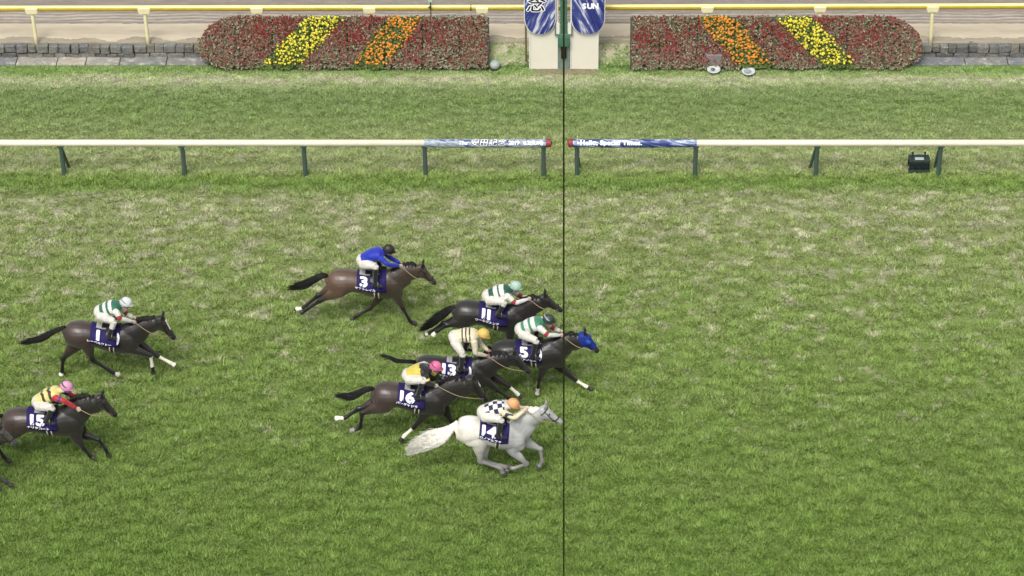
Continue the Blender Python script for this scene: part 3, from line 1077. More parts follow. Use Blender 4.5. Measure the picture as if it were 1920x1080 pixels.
# ---- the taut dark finish wire, rising from the stand side of the course
yw = gy(1110) - .2
fw = root('finish_wire', (0, yw, 0), 'thin black vertical wire marking the finish line', 'wire')
MB().rod((0, yw, .05), (0, yw, 24.0), .0155, n=10).build('cable', plain('black_cable', hexl('#20260f', .7), .5), fw)
MB().box((0, yw, .03), (.3, .3, .06)).build('anchor', GREEN_P, fw, bevel=.01)

# ---- black camera cradle on the grass beside the rail
a, b = gnd(1704, 321), gnd(1742, 324)
cx, cy, hw = (a[0] + b[0]) / 2, (a[1] + b[1]) / 2, (b[0] - a[0]) / 2
ck = root('equipment_cradle', (cx, cy, 0), 'small black equipment cradle with two upright horns beside the white rail', 'equipment')
BLK = plain('black_metal', hexl('#22282a', .7), .45, .2, 20)
BLK2 = plain('dark_green_metal', hexl('#33443a', .65), .5, .2, 20)
for sx in (-1, 1):
    for sy in (-1, 1):
        MB().box((cx + sx * (hw - .02), cy + .14 + sy * .14, .135), (.04, .04, .27)).build('leg', BLK, ck)
    MB().rod((cx + sx * hw * .62, cy + .24, .27), (cx + sx * hw * .62, cy + .24, .37), .018, n=8).build('horn', BLK2, ck)
    MB().ball((cx + sx * hw * .62, cy + .24, .385), .032, 10).build('horn_knob', BLK2, ck, smooth=True)
MB().box((cx, cy + .02, .205), (2 * hw, .10, .14)).build('front_panel', BLK, ck, bevel=.012)
MB().box((cx, cy + .14, .29), (2 * hw + .02, .30, .03)).build('top_tray', BLK2, ck, bevel=.008)
MB().box((cx, cy + .10, .305), (hw * .9, .10, .025)).build('glass_plate', plain('pale_glass', hexl('#cdd8d6', .7), .2), ck, bevel=.005)
MB().box((cx, cy + .0, .035), (2 * hw + .03, .14, .07)).build('base', BLK2, ck, bevel=.01)
MB().rod((cx - hw * .35, cy, .06), (cx - hw * .35, cy, .16), .03, n=8).build('strut', BLK, ck)
MB().rod((cx + hw * .4, cy, .06), (cx + hw * .4, cy, .16), .04, n=8).build('strut', BLK, ck)
MB().box((cx, cy + .07, .10), (2 * hw - .08, .02, .07)).build('rear_plate', LAMPI, ck)

# ================================================================== HORSES
HIDE = attr_mat('horse_hide', .36, .26, 3.6, sheen=.1, spec=.45, bump=.45, bscale=5)
TACK = plain('brown_leather', hexl('#4a3526', .6), .5)
REIN = plain('tan_rein', hexl('#a89678', .6), .6)
CLOTH = plain('navy_purple_cloth', hexl('#291d6e', .46), .75, .2, 10, bump=.2)
GIRTH_W = plain('pale_webbing', hexl('#d8d3c4', .7), .7)
SADDLE = plain('black_saddle', hexl('#1d1c1e', .7), .4)
PADM = plain('grey_pad', hexl('#a7a5a4', .66), .8)
DIGIT = plain('white_digits', hexl('#fbfbff', .72), .6, .04)
IRON = plain('stirrup_steel', hexl('#8c8f92', .8), .3, .1, 10, metal=.8)

TR = np.array([  # u, top, bottom, half width
    (-.325, -.25, -.40, .07), (-.30, -.165, -.47, .13), (-.24, -.095, -.54, .19), (-.14, -.03, -.58, .25), (0, 0, -.58, .278),
    (.10, 0, -.545, .278), (.22, -.02, -.51, .262), (.38, -.05, -.535, .26), (.55, -.065, -.595, .275), (.75, -.045, -.655, .275),
    (.92, -.005, -.69, .255), (1.04, -.01, -.69, .235), (1.14, -.075, -.655, .21), (1.22, -.16, -.59, .17), (1.285, -.26, -.50, .10)])
TRS, _ = catmull(TR, 6)

class Horse:
    def __init__(s, d):
        s.d = d
        s.ox, s.oy, s.k = d['crop']
        s.Y0 = gy(d['ground'])
        s.sc = ppm(s.Y0)
        s.c0 = s.w2(d['croup'], s.Y0, dy=3.5)
        s.w0 = s.w2(d['withers'], s.Y0, dy=3.5)
        D = s.w0 - s.c0
        s.L = float(np.linalg.norm(D))
        s.eu = D / s.L
        s.ev = np.array([-s.eu[2], 0, s.eu[0]])
    def w2(s, p, Y, dy=0.0):
        return at(s.ox + p[0] / s.k, s.oy + p[1] / s.k + dy, Y)
    def loc(s, u, v, lat=0.0):
        return s.c0 + s.eu * (u * s.L) + s.ev * v + np.array([0, -lat, 0])       # lat > 0 = near side
    def surf(s, u, th, off=0.0):
        t = np.interp(u, TRS[:, 0], TRS[:, 1]); b = np.interp(u, TRS[:, 0], TRS[:, 2]); wd = np.interp(u, TRS[:, 0], TRS[:, 3])
        c, a = (t + b) / 2, (t - b) / 2
        return s.loc(u, c + (a + off) * math.cos(th), (wd + off) * math.sin(th))

def horse(d):
    h = Horse(d)
    Y0, sc = h.Y0, h.sc
    fz = Fuse()
    # trunk
    P_, A, B = [], [], []
    for u, t, b, wd in TR:
        P_.append(h.loc(u, (t + b) / 2)); A.append((t - b) / 2); B.append(wd)
    fz.tube('trunk', P_, A, B, n=22, sub=4)
    # neck: base inside the trunk, two measured sections, poll
    hw = lambda px: px / h.k / sc * 1.38
    mid, thr = d['neck']
    pm, pt = h.w2(mid[:2], Y0), h.w2(thr[:2], Y0)
    poll, muz = h.w2(d['poll'], Y0), h.w2(d['muzzle'], Y0)
    muz = poll + (muz - poll) * 1.07
    HD = muz - poll
    HL = float(np.linalg.norm(HD))
    e = HD / HL
    hl = min(max(HL, .58), .70)
    Pn = np.array([-e[2], 0, e[0]])
    npts = [h.loc(.93, -.33), h.loc(1.10, -.25) * .55 + pm * .45, pm, pt, poll + e * .06 - Pn * .06]
    fz.tube('neck', npts, [.32, .275, hw(mid[2]) * 1.03, hw(thr[2]) * 1.08, .12], [.20, .17, .135, .108, .085], n=18, sub=6)
    # head
    hd = [(-.06, .02, -.09, .066), (.05, .05, -.145, .082), (.16, .062, -.19, .092), (.28, .06, -.19, .094), (.42, .052, -.145, .078),
          (.58, .042, -.10, .06), (.74, .036, -.075, .052), (.88, .042, -.07, .056), (.96, .036, -.06, .05), (1.02, .0, -.035, .03)]
    k = hl / .62 * 1.2
    fz.tube('head', [poll + e * (s_ * HL) + Pn * ((a + b) / 2 * k) for s_, a, b, _ in hd], [(a - b) / 2 * k for _, a, b, _ in hd], [q * k for *_, q in hd], n=16, sub=4)
    for sd_ in (-1, 1):
        b0 = poll + e * .02 + Pn * .03 + np.array([0, sd_ * .05, 0])
        tip = b0 + np.array([d.get('ear', .02), sd_ * .03, .128])
        fz.tube('ear', [b0, (b0 + tip) / 2 + np.array([.012, 0, 0]), tip], [.03, .036, .011], [.03, .032, .011], n=8, sub=3)
        # cheek and nostril swelling
        fz.ball('head', poll + e * (.23 * HL) - Pn * .085 * k + np.array([0, sd_ * .035, 0]), (.10, .065, .10))
        # shoulder and haunch muscle
        fz.ball('trunk', h.loc(1.06, -.36, sd_ * .14), (.20, .100, .25))
        fz.ball('trunk', h.loc(1.17, -.50, sd_ * .10), (.12, .10, .14))
    # legs
    def leg(key, fore, side):
        J = d[key]
        yo = (.13, .105, .095, .09) if fore else (.15, .12, .105, .10)
        J = [h.w2(p, Y0 - side * o) for p, o in zip(J, yo)]
        for q in J:
            q[2] = max(q[2], .03)
        J[3][2] = max(J[3][2], .02)
        E, K, Fk, H = J
        lerp = lambda a, b, t: a + (b - a) * t
        if fore:
            st = h.loc(1.08, -.36, side * .13)
            pts = [st, lerp(st, E, .55), E, lerp(E, K, .45), lerp(E, K, .84), K, lerp(K, Fk, .22), lerp(K, Fk, .6), Fk, lerp(Fk, H, .38), lerp(Fk, H, .58), H]
            ra = [.17, .15, .118, .086, .054, .057, .040, .036, .047, .038, .050, .060]
            rb = [.08, .085, .08, .064, .048, .050, .037, .034, .043, .038, .050, .058]
        else:
            st = h.loc(.0, -.27, side * .13)
            pts = [st, lerp(st, E, .55), E, lerp(E, K, .42), lerp(E, K, .80), K, lerp(K, Fk, .2), lerp(K, Fk, .6), Fk, lerp(Fk, H, .38), lerp(Fk, H, .58), H]
            ra = [.25, .23, .18, .116, .062, .068, .047, .040, .049, .040, .051, .060]
            rb = [.12, .13, .118, .084, .053, .054, .045, .040, .047, .041, .052, .058]
        fz.tube(key, pts, ra, rb, n=12, sub=4)
        if not fore:      # point of hock
            dr = lerp(E, K, .75) - E
            dr /= np.linalg.norm(dr)
            fz.ball(key + '_hock', K + np.array([-.022, 0, .025]), (.042, .034, .046))
    leg('nf', True, 1); leg('ff', True, -1); leg('nh', False, 1); leg('fh', False, -1)
    base, pointc = np.array(d['coat']), np.array(d['points'])
    socks = d.get('socks', {})
    hoofc = np.array(d.get('hoof', hexl('#3a3530', .6)))
    def body_col(V):
        u = (V - h.c0) @ h.eu / h.L
        f = np.clip(1 - u / .8, 0, 1)[:, None]
        return base * (1 - f) + np.array(d.get('rump', base)) * f
    def colour(tg, t, V):
        n = len(t)
        c = np.tile(base, (n, 1))
        if tg[:2] in ('nf', 'ff', 'nh', 'fh'):
            if tg.endswith('hock'):
                return np.tile(pointc, (n, 1))
            f = np.clip((t - 2.6) / 1.8, 0, 1)[:, None]
            top = body_col(V)
            c = top * (1 - f) + pointc * f
            c[t > 10.1] = hoofc
            if tg in socks:
                a, b = socks[tg][:2]
                c[(t > a) & (t < b)] = hexl(socks[tg][2] if len(socks[tg]) > 2 else '#e6e2d2', .78)
        elif tg == 'head':
            f = np.clip((t - 5.5) / 2.5, 0, 1)[:, None]
            c = base * (1 - f) + pointc * f
            if d.get('blaze'):
                rel = (V - poll) @ Pn
                mk = (rel > .035) & (np.abs(V[:, 1] - Y0) < .03) & (t > d['blaze'][0]) & (t < d['blaze'][1])
                c[mk] = hexl('#e8e4d8', .75)
        elif tg == 'ear':
            c = np.tile(pointc, (n, 1))
        elif tg == 'trunk':
            c = body_col(V)
        return c
    rt = root('racehorse', (h.loc(.5, 0)[0], Y0, 0), d['label'], 'horse', 'racehorses galloping along the turf')
    link('body', fz.mesh('horse_body', .0138, 7, colour), HIDE, rt)
    # eyes
    for sd_ in (-1, 1):
        MB().ball(poll + e * (.30 * HL) + Pn * .012 + np.array([0, sd_ * .080 * k, 0]), .017, 8).build('eye', plain('dark_eye', (.012, .01, .009), .1), rt, smooth=True)
    # tail: core plus loose strands
    tp = d['tail']
    TP = [h.loc(-.29, -.14)] + [h.w2(p[:2], Y0 + .02) for p in tp]
    TW = [.04] + [p[2] / h.k / sc for p in tp]
    C, ts = catmull(TP, 6)
    Wd = np.interp(ts, range(len(TW)), TW)
    tb = MB()
    r = np.random.default_rng(d['n'])
    v, f, *_ = tube(TP[:-1], [max(.02, q * .62) for q in TW[:-1]], [max(.02, q * .5) for q in TW[:-1]], n=10, sub=4)
    tb.add(v, f)
    for q in range(d.get('strands', 300)):
        a, rr = r.random() * 6.283, math.sqrt(r.random())
        oz, oy = math.cos(a) * rr, math.sin(a) * rr
        e0 = int(r.integers(0, len(C) // 3)); e1 = int(r.integers(int(len(C) * .62), len(C)))
        idx = np.linspace(e0, e1, 7).astype(int)
        ph = r.random() * 6.28
        pts = []
        for j, i in enumerate(idx):
            wob = d.get('wave', .014) * math.sin(j * 1.4 + ph) * (.3 + j / 6)
            pts.append(C[i] + np.array([r.normal(0, .006), oy * Wd[i] * .75, oz * Wd[i] + wob]))
        pts[-1] = pts[-1] + np.array([-r.uniform(0, .14), 0, r.normal(0, .03)])
        v, f, *_ = tube(pts, [.006, .007, .007, .007, .006, .004, .0015], n=3, sub=1)
        tb.add(v, f)
    hair = plain('hair_' + d['hairname'], d['hair'], .55, .35, 25)
    tb.build('tail', hair, rt, smooth=True)
    # mane: short hair along the crest, falling to both sides
    mm = MB()
    NC, nts = catmull(npts, 10)
    NR = np.interp(nts, range(5), [.30, .245, hw(mid[2]), hw(thr[2]), .10])
    TT = np.gradient(NC, axis=0); TT /= np.linalg.norm(TT, axis=1)[:, None]
    for q in range(d.get('mane', 240)):
        i = int(r.integers(14, len(NC)))
        nv = np.array([-TT[i][2], 0, TT[i][0]])
        b0 = NC[i] + nv * (NR[i] - .015) + np.array([r.normal(0, .01), r.normal(0, .012), 0])
        sd_ = -1 if r.random() < .7 else 1
        ln = r.uniform(.08, .16)
        mm.tube([b0, b0 + nv * .03 + np.array([-ln * .35, sd_ * .035, .01]), b0 + np.array([-ln * .8, sd_ * .075, -ln * .45])], [.007, .006, .0015], n=3, sub=2)
    mm.build('mane', hair, rt, smooth=True)
    # saddle cloth, mapped on the barrel
    u0, u1 = d.get('cloth', (.33, .94))
    nu, nth = 22, 34
    v, f = [], []
    for i in range(nu + 1):
        u = u0 + (u1 - u0) * i / nu
        for j in range(nth + 1):
            th = R(-92) + R(184) * j / nth
            v.append(h.surf(u, th, .012 + .004 * math.sin(i * .9 + j * .35) + .004 * (abs(j - nth / 2) / (nth / 2))))
    f = [(i * (nth + 1) + j, (i + 1) * (nth + 1) + j, (i + 1) * (nth + 1) + j + 1, i * (nth + 1) + j + 1) for i in range(nu) for j in range(nth)]
    cl = MB().add(v, f).build('saddle_cloth', CLOTH, rt, smooth=True, label=('navy purple saddle cloth with white number ' + str(d['n'])) if d['n'] < 20 else None)
    so = cl.modifiers.new('thickness', 'SOLIDIFY'); so.thickness = .008; so.offset = -1
    if d['n'] < 20:
        um = d.get('num_u', .475)
        def on(u_c, th_c, off):
            return lambda x, y: h.surf(u_c + x / h.L, th_c - y / .34, off)
        dg_ = str(d['n'])
        adv = .225
        for q_, ch_ in enumerate(dg_):
            off_ = (q_ - (len(dg_) - 1) / 2) * (adv if dg_ != '11' else .15) * (.74 if '1' in dg_ else 1)
            F0 = on(um, R(52), .026)
            link('digit', lettering(ch_, .36, lambda x, y, o=off_, F0=F0: F0(x + o, y), .020, res=60), DIGIT, cl)
        link('name_lettering', lettering(d['name'], .074, on(um + .03, R(84), .027), .004, res=24), DIGIT, cl)
        if d.get('crescent'):
            fl = MB()
            for a_ in range(-90, 90, 12):
                p_, q_ = [(math.cos(R(t_)) * .055, math.sin(R(t_)) * .135) for t_ in (a_, a_ + 12)]
                F_ = on(u1 - .055, R(60), .026)
                fl.add([F_(0, p_[1]), F_(*p_), F_(*q_), F_(0, q_[1])], [(0, 1, 2, 3)])
            fl.build('white_flash', DIGIT, cl)
    # girth with pale edges
    gm, ge = MB(), MB()
    def band(m, ua, ub, off):
        vv, ff = [], []
        for j in range(25):
            th = R(92) + R(176) * j / 24
            vv += [h.surf(ua, th, off), h.surf(ub, th, off)]
        m.add(vv, [(2 * j, 2 * j + 1, 2 * j + 3, 2 * j + 2) for j in range(24)])
    gu = d.get('girth', .69)
    band(gm, gu, gu + .085, .008)
    band(ge, gu - .012, gu + .012, .014); band(ge, gu + .075, gu + .099, .014)
    gi = gm.build('girth', TACK, rt, smooth=True)
    ge.build('webbing', GIRTH_W, gi, smooth=True)
    # saddle: seat, flaps, pad
    for nm, ua, ub, tha, off, m_ in (('saddle_pad', .38, .80, 21, .022, PADM), ('saddle', .50, .82, 18, .040, SADDLE), ('saddle_flap', .60, .77, 62, .030, SADDLE)):
        vv = []
        for i in range(13):
            t = i / 12
            u = ua + (ub - ua) * t
            rise = .03 * (abs(t - .5) * 2) ** 2 if nm == 'saddle' else 0
            for j in range(17):
                q = j / 16 * 2 - 1
                vv.append(h.surf(u, R(tha) * q * (1 - .25 * abs(t - .55)), off + rise * (1 - abs(q))))
        ff = [(i * 17 + j, (i + 1) * 17 + j, (i + 1) * 17 + j + 1, i * 17 + j + 1) for i in range(12) for j in range(16)]
        o_ = MB().add(vv, ff).build(nm, m_, rt, smooth=True)
        so = o_.modifiers.new('thickness', 'SOLIDIFY'); so.thickness = .02; so.offset = -1
    # bridle
    br = MB()
    def ring(s_, tilt_, r_=.009, kk=1.06):
        a = np.interp(s_, [q[0] for q in hd], [q[1] for q in hd]) * k; b = np.interp(s_, [q[0] for q in hd], [q[2] for q in hd]) * k
        wd = np.interp(s_, [q[0] for q in hd], [q[3] for q in hd]) * k
        c = poll + e * (s_ * HL) + Pn * (a + b) / 2
        pts = [c + Pn * (a - b) / 2 * kk * math.cos(x) + np.array([0, wd * kk * math.sin(x), 0]) + e * tilt_ * math.cos(x) for x in np.linspace(0, 6.283, 17)]
        br.tube(pts, [r_] * 17, n=5, sub=1)
    ring(.68, .02, .012); ring(.10, .0, .010)
    bit = []
    for sd_ in (-1, 1):
        p0 = poll + e * (.05 * HL) + np.array([0, sd_ * .088 * k, 0])
        p1 = poll + e * (.45 * HL) - Pn * .035 + np.array([0, sd_ * .080 * k, 0])
        p2 = poll + e * (.80 * HL) - Pn * .045 + np.array([0, sd_ * .060 * k, 0])
        br.tube([p0, p1, p2], [.009] * 3, n=5, sub=3)
        bit.append(p2)
    br.build('bridle', plain('bridle_' + d.get('bridle', 'dark'), hexl('#e9e6dc', .75) if d.get('bridle') == 'white' else hexl('#2c2420', .6), .5), rt, smooth=True)
    for sd_, p2 in zip((-1, 1), bit):
        MB().tube([p2 + np.array([.028 * math.cos(a), 0, .028 * math.sin(a)]) for a in np.linspace(0, 6.283, 11)], [.006] * 11, n=5, sub=1).build('bit_ring', IRON, rt, smooth=True)
    h.bit, h.poll, h.e, h.Pn, h.HL, h.hd, h.kk, h.rt = bit, poll, e, Pn, HL, hd, k, rt
    if d.get('hood'):
        # bright blue hood over the face with eye cups
        fb = Fuse()
        sel = [q for q in hd if -.07 < q[0] < .8]
        fb.tube('hood', [poll + e * (s_ * HL) + Pn * ((a + b) / 2 * k + .004) for s_, a, b, _ in sel], [(a - b) / 2 * k + .016 for _, a, b, _ in sel], [q * k + .016 for *_, q in sel], n=16, sub=4)
        for sd_ in (-1, 1):
            fb.ball('cup', poll + e * (.32 * HL) + Pn * .01 + np.array([0, sd_ * .10 * k, 0]), (.055, .03, .055))
        link('blinker_hood', fb.mesh('blinker_hood', .011, 3, lambda tg, t, V: np.tile(hexl('#1a389c', .55) if tg == 'hood' else hexl('#2f52b4', .6), (len(t), 1))), attr_mat('hood_cloth', .6, .35, 22), rt,
             label='bright blue racing hood over the face')
    return h

# ================================================================== JOCKEYS
SILK = attr_mat('silks', .5, .16, 16, sheen=.2, bump=.9, bscale=15)
def jockey(h, j):
    Y0 = h.Y0
    w2 = lambda p, off=0.0: h.w2(p, Y0 - off)
    hip, sh, hd_ = w2(j['hip']), w2(j['shoulder']), w2(j['head'])
    fz = Fuse()
    tx = sh - hip
    tl = np.linalg.norm(tx); tx = tx / tl
    up = np.array([-tx[2], 0, tx[0]])
    # torso, rounded back
    fz.tube('torso', [hip - tx * .07 - up * .03, hip, hip + tx * tl * .3 + up * .025, hip + tx * tl * .62 + up * .03, sh + up * .0, sh + tx * .07 - up * .01],
            [.09, .135, .128, .142, .122, .06], [.125, .17, .155, .18, .19, .10], n=18, sub=5)
    nb = sh + tx * .06 + up * .01
    fz.tube('neck', [sh + tx * .02, nb, hd_ - np.array([.02, 0, .05])], [.065, .058, .055], n=12, sub=3)
    # head: skull, jaw, nose, ears; looks ahead and slightly down
    fwd = np.array([math.cos(R(j.get('nod', -18))), 0, math.sin(R(j.get('nod', -18)))])
    upv = np.array([-fwd[2], 0, fwd[0]])
    hp = lambda a, b, c=0.0: hd_ + fwd * a + upv * b + np.array([0, c, 0])
    fz.ball('skin', hp(0, .0), (.086, .068, .092))
    fz.tube('skin', [hp(.0, -.04), hp(.045, -.085), hp(.06, -.115)], [.075, .055, .032], [.065, .05, .03], n=12, sub=3)
    fz.tube('skin', [hp(.085, -.005), hp(.112, -.035), hp(.10, -.05)], [.014, .019, .014], n=8, sub=3)
    fz.tube('lips', [hp(.092, -.075, -.02), hp(.10, -.076, 0), hp(.092, -.075, .02)], [.008] * 3, n=6, sub=2)
    for sd_ in (-1, 1):
        fz.ball('skin', hp(-.005, -.02, sd_ * .08), (.022, .012, .032))
    # arms
    far = {'elbow': j.get('felbow'), 'hand': j.get('fhand')}
    for side, tg in ((1, 'near'), (-1, 'far')):
        S = sh + np.array([0, -side * .165, 0]) - up * .02 + tx * .0
        if side == 1:
            E, Hn = w2(j['elbow'], .235), w2(j['hand'], j.get('hlat', .085))
        else:
            E = w2(far['elbow'], -.22) if far['elbow'] else np.array([w2(j['elbow'])[0] + .04, Y0 + .225, w2(j['elbow'])[2] + .02])
            Hn = w2(far['hand'], -.075) if far['hand'] else np.array([w2(j['hand'])[0] + .03, Y0 + .075, w2(j['hand'])[2]])
        fz.tube('arm_' + tg, [S, S + (E - S) * .5, E, E + (Hn - E) * .5, Hn - (Hn - E) / np.linalg.norm(Hn - E) * .045], [.072, .062, .052, .048, .036], n=12, sub=5)
        # hand closed on the rein
        dr = (Hn - E) / np.linalg.norm(Hn - E)
        fz.tube('hand', [Hn - dr * .06, Hn - dr * .01, Hn + dr * .035], [.028, .038, .03], [.024, .026, .022], n=10, sub=3)
        ud = np.array([-dr[2], 0, dr[0]]); ud /= np.linalg.norm(ud) + 1e-6
        ly = np.array([0, -side, 0.0])
        for q in range(4):
            oz = .031 - .0205 * q
            ln = (.9, 1.05, 1.0, .8)[q]
            b0 = Hn + dr * .03 + ud * oz + ly * .018
            fz.tube('hand', [b0, b0 + dr * .034 * ln + ly * .004, b0 + dr * .044 * ln - ly * .024, b0 + dr * .016 - ly * .040], [.010, .0105, .010, .009], n=6, sub=3)
        t0 = Hn - dr * .025 + ud * .035
        fz.tube('hand', [t0, t0 + dr * .03 + ud * .018 - ly * .005, t0 + dr * .062 + ud * .012 - ly * .015], [.012, .012, .009], n=6, sub=3)
        if side == 1: h.hand_n = Hn
        else: h.hand_f = Hn
        # legs astride
        K = w2(j['knee'], .27) if side == 1 else np.array([w2(j['knee'], .27)[0] + j.get('fkx', .03), Y0 + .27, w2(j['knee'], .27)[2] + j.get('fkz', .0)])
        A_ = w2(j['ankle'], .335) if side == 1 else np.array([w2(j['ankle'], .335)[0] + .05, Y0 + .335, w2(j['ankle'], .335)[2]])
        Hp = hip + np.array([.02, -side * .10, -.02])
        fz.tube('thigh', [Hp, Hp + (K - Hp) * .5 + np.array([0, -side * .02, .01]), K], [.115, .092, .070], [.11, .088, .068], n=12, sub=5)
        fz.tube('shin', [K, K + (A_ - K) * .35, K + (A_ - K) * .7, A_], [.068, .060, .052, .046], n=12, sub=4)
        fz.tube('foot', [A_ + np.array([-.07, 0, -.035]), A_ + np.array([0, 0, -.03]), A_ + np.array([.09, -side * .01, -.055]), A_ + np.array([.16, -side * .015, -.07])], [.036, .046, .036, .022], [.03, .04, .042, .028], n=10, sub=3)
        h.stirrup = getattr(h, 'stirrup', []) + [A_ + np.array([.06, 0, -.055])]
    white, boot, skin = np.array(hexl('#ece7dc', .56)), np.array(hexl('#1a1a1c', .7)), np.array(hexl('#b98a6c', .62))
    glove = np.array(hexl(j.get('glove', '#cdb9a8'), .66))
    def colour(tg, t, V):
        n = len(t)
        if tg == 'torso':
            q = ((V - hip) @ tx) / tl
            c = j['jersey'](q, (V[:, 1] - Y0) / .17, (V - hip) @ up)
            c = np.array(c)
            c[q < j.get('hem', .16)] = white
            return c
        if tg.startswith('arm'):
            return np.array(j['sleeve'](t / 4.0, V))
        if tg == 'neck':
            return np.tile(np.array(hexl(j.get('collar', '#e8e4dc'), .7)), (n, 1))
        if tg in ('skin',): return np.tile(skin, (n, 1))
        if tg == 'lips': return np.tile(hexl('#8a4a42', .6), (n, 1))
        if tg == 'hand': return np.tile(glove, (n, 1))
        if tg == 'thigh': return np.tile(white, (n, 1))
        if tg == 'shin':
            c = np.tile(boot, (n, 1)); c[t < j.get('boot', .9)] = white
            return c
        return np.tile(boot, (n, 1))
    rt = root('person', (hip[0], Y0, 0), j['label'], 'person', 'jockeys riding in the race')
    rt.location.z = float(w2(j['ankle'], .335)[2]) - .1
    link('body', fz.mesh('jockey_body', .0105, 3, colour), SILK, rt)
    # helmet with silk cap, peak, chin strap and goggles
    v, f = [], []
    n = 26
    rings = 12
    for i in range(rings + 1):
        th = math.pi * .60 * i / rings
        for k in range(n):
            a = 6.2832 * k / n
            rr = math.sin(th)
            v.append(hp(.116 * rr * math.cos(a) - .004, .113 * math.cos(th) + .008, .098 * rr * math.sin(a)))
    for i in range(rings):
        for k in range(n):
            f.append((i * n + k, i * n + (k + 1) % n, (i + 1) * n + (k + 1) % n, (i + 1) * n + k))
    capm = plain('cap_' + j['cap'].lstrip('#'), hexl(j['cap'], .60), .42, .2, 18, bump=.3)
    he = MB().add(v, f).build('helmet', capm, rt, smooth=True, label=j['cap_label'])
    so = he.modifiers.new('thickness', 'SOLIDIFY'); so.thickness = .012; so.offset = -1
    pk, pf = [], []
    for k in range(11):
        a = R(-62 + 124 * k / 10)
        for rr, dz in ((.111, .0), (.168, -.018)):
            pk.append(hp(rr * math.cos(a) * (1 if rr < .15 else .98), .012 + dz, (.098 if rr < .15 else .103) * math.sin(a)))
    pf = [(2 * k, 2 * k + 1, 2 * k + 3, 2 * k + 2) for k in range(10)]
    pe = MB().add(pk, pf).build('peak', capm, he, smooth=True)
    so = pe.modifiers.new('thickness', 'SOLIDIFY'); so.thickness = .008
    if j.get('strap'):
        MB().tube([hp(.118 * math.cos(a) * .98 - .004, .045 - .05 * math.cos(a), .1005 * math.sin(a)) for a in np.linspace(.75, 5.53, 25)], [.013] * 25, [.004] * 25, n=6, sub=1, ).build('goggle_strap', plain('strap_' + j['strap'].lstrip('#'), hexl(j['strap'], .6), .6), he, smooth=True)
    MB().ball(hp(.0, .124), (.018, .018, .011), 8).build('cap_button', capm, he, smooth=True)
    MB().tube([hp(.115 * math.cos(a) + .0, -.012 + (0 if abs(a) < 1.2 else .03), .094 * math.sin(a)) for a in np.linspace(-2.2, 2.2, 15)], [.012, .014, .016, .02, .026, .028, .026, .022, .026, .028, .026, .02, .016, .014, .012], [.006] * 15, n=6, sub=1).build('goggles', plain('goggle_dark', hexl('#25282c', .6), .15), rt, smooth=True)
    # tack that follows the rider's pose belongs to the horse
    for P2, Hn in ((h.bit[0], h.hand_f if False else h.hand_n), (h.bit[1], h.hand_f)):
        midp = (P2 + Hn) / 2 + np.array([0, (-1 if P2[1] < Y0 else 1) * .105, -.015])
        MB().tube([P2, midp, Hn + np.array([.02, 0, 0])], [.009] * 3, n=5, sub=6).build('rein', REIN, h.rt, smooth=True)
    for k, S_ in enumerate(h.stirrup):
        sd_ = 1 if k == 0 else -1
        top = h.surf(.66, R(36) * sd_, .05)
        MB().tube([top, (top + S_) / 2 + np.array([0, -sd_ * .03, 0]), S_ + np.array([0, 0, .09])], [.012] * 3, [.005] * 3, n=6, sub=3).build('stirrup_leather', TACK, h.rt)
        MB().tube([S_ + np.array([.0, .06 * math.cos(a), .075 * math.sin(a) + .02]) for a in np.linspace(-2.4, 5.5, 14)][:13], [.007] * 13, n=5, sub=1).build('stirrup', IRON, h.rt, smooth=True)
    return rt

# ---- silks
def arr(c, n): return np.tile(np.array(c), (n, 1))
GREEN_S, WHITE_S, RED_S = hexl('#2f7558', .55), hexl('#eceae4', .60), hexl('#a83034', .60)
def hoops(ga, gb):
    def fn(q, lat, v):
        c = arr(WHITE_S, len(q))
        for a, b in ga: c[(q > a) & (q < b)] = gb
        return c
    return fn
def sleeve_band(basec, bandc, a, b):
    def fn(t, V):
        c = arr(basec, len(t)); c[(t > a) & (t < b)] = bandc
        return c
    return fn
def plain_j(c): return lambda q, lat, v: arr(c, len(q))
def plain_s(c): return lambda t, V: arr(c, len(t))
def stripes13(q, lat, v):
    c = arr(hexl('#e8dcb8', .62), len(q))
    for a, b in ((.42, .49), (.60, .67), (.78, .85)): c[(q > a) & (q < b)] = hexl('#3c2c28', .7)
    return c
def checks14(q, lat, v):
    c = arr(hexl('#efece8', .64), len(q))
    ang = np.arctan2(lat * .17, v) / .62 + .5
    ck = ((np.floor((q - .2) / .205).astype(int) + np.floor(ang).astype(int)) % 2 == 0) & (q > .2) & (q < 1.1)
    c[ck] = hexl('#20233f', .7)
    return c
def yellow16(q, lat, v):
    c = arr(hexl('#d9c658', .62), len(q))
    z = .80 + .10 * np.abs(((np.arctan2(lat, v) * 2.2) % 1.0) * 2 - 1)
    c[q > z] = hexl('#1e1c1a', .7)
    return c
def chevron15(q, lat, v):
    c = arr(hexl('#e8da8c', .62), len(q))
    z = .10 * (np.abs(((np.arctan2(lat, v) * 1.1) % 1.0) * 2 - 1) - .5)
    for a, b in ((.40, .54), (.74, .88)): c[(q + z > a) & (q + z < b)] = hexl('#3b3220', .7)
    return c
def sleeve14(t, V):
    c = arr(hexl('#ecdfb8', .62), len(t)); m = (V[:, 1] < np.median(V[:, 1])) & (t > .05) & (t < .45) & (np.abs(V[:, 1] - np.percentile(V[:, 1], 22)) < .018)
    c[m] = hexl('#2a2c4a', .7)
    return c
def sleeve16(t, V):
    c = arr(hexl('#211f1c', .7), len(t)); c[(t > .22) & (t < .36)] = hexl('#e6d558', .76)
    return c

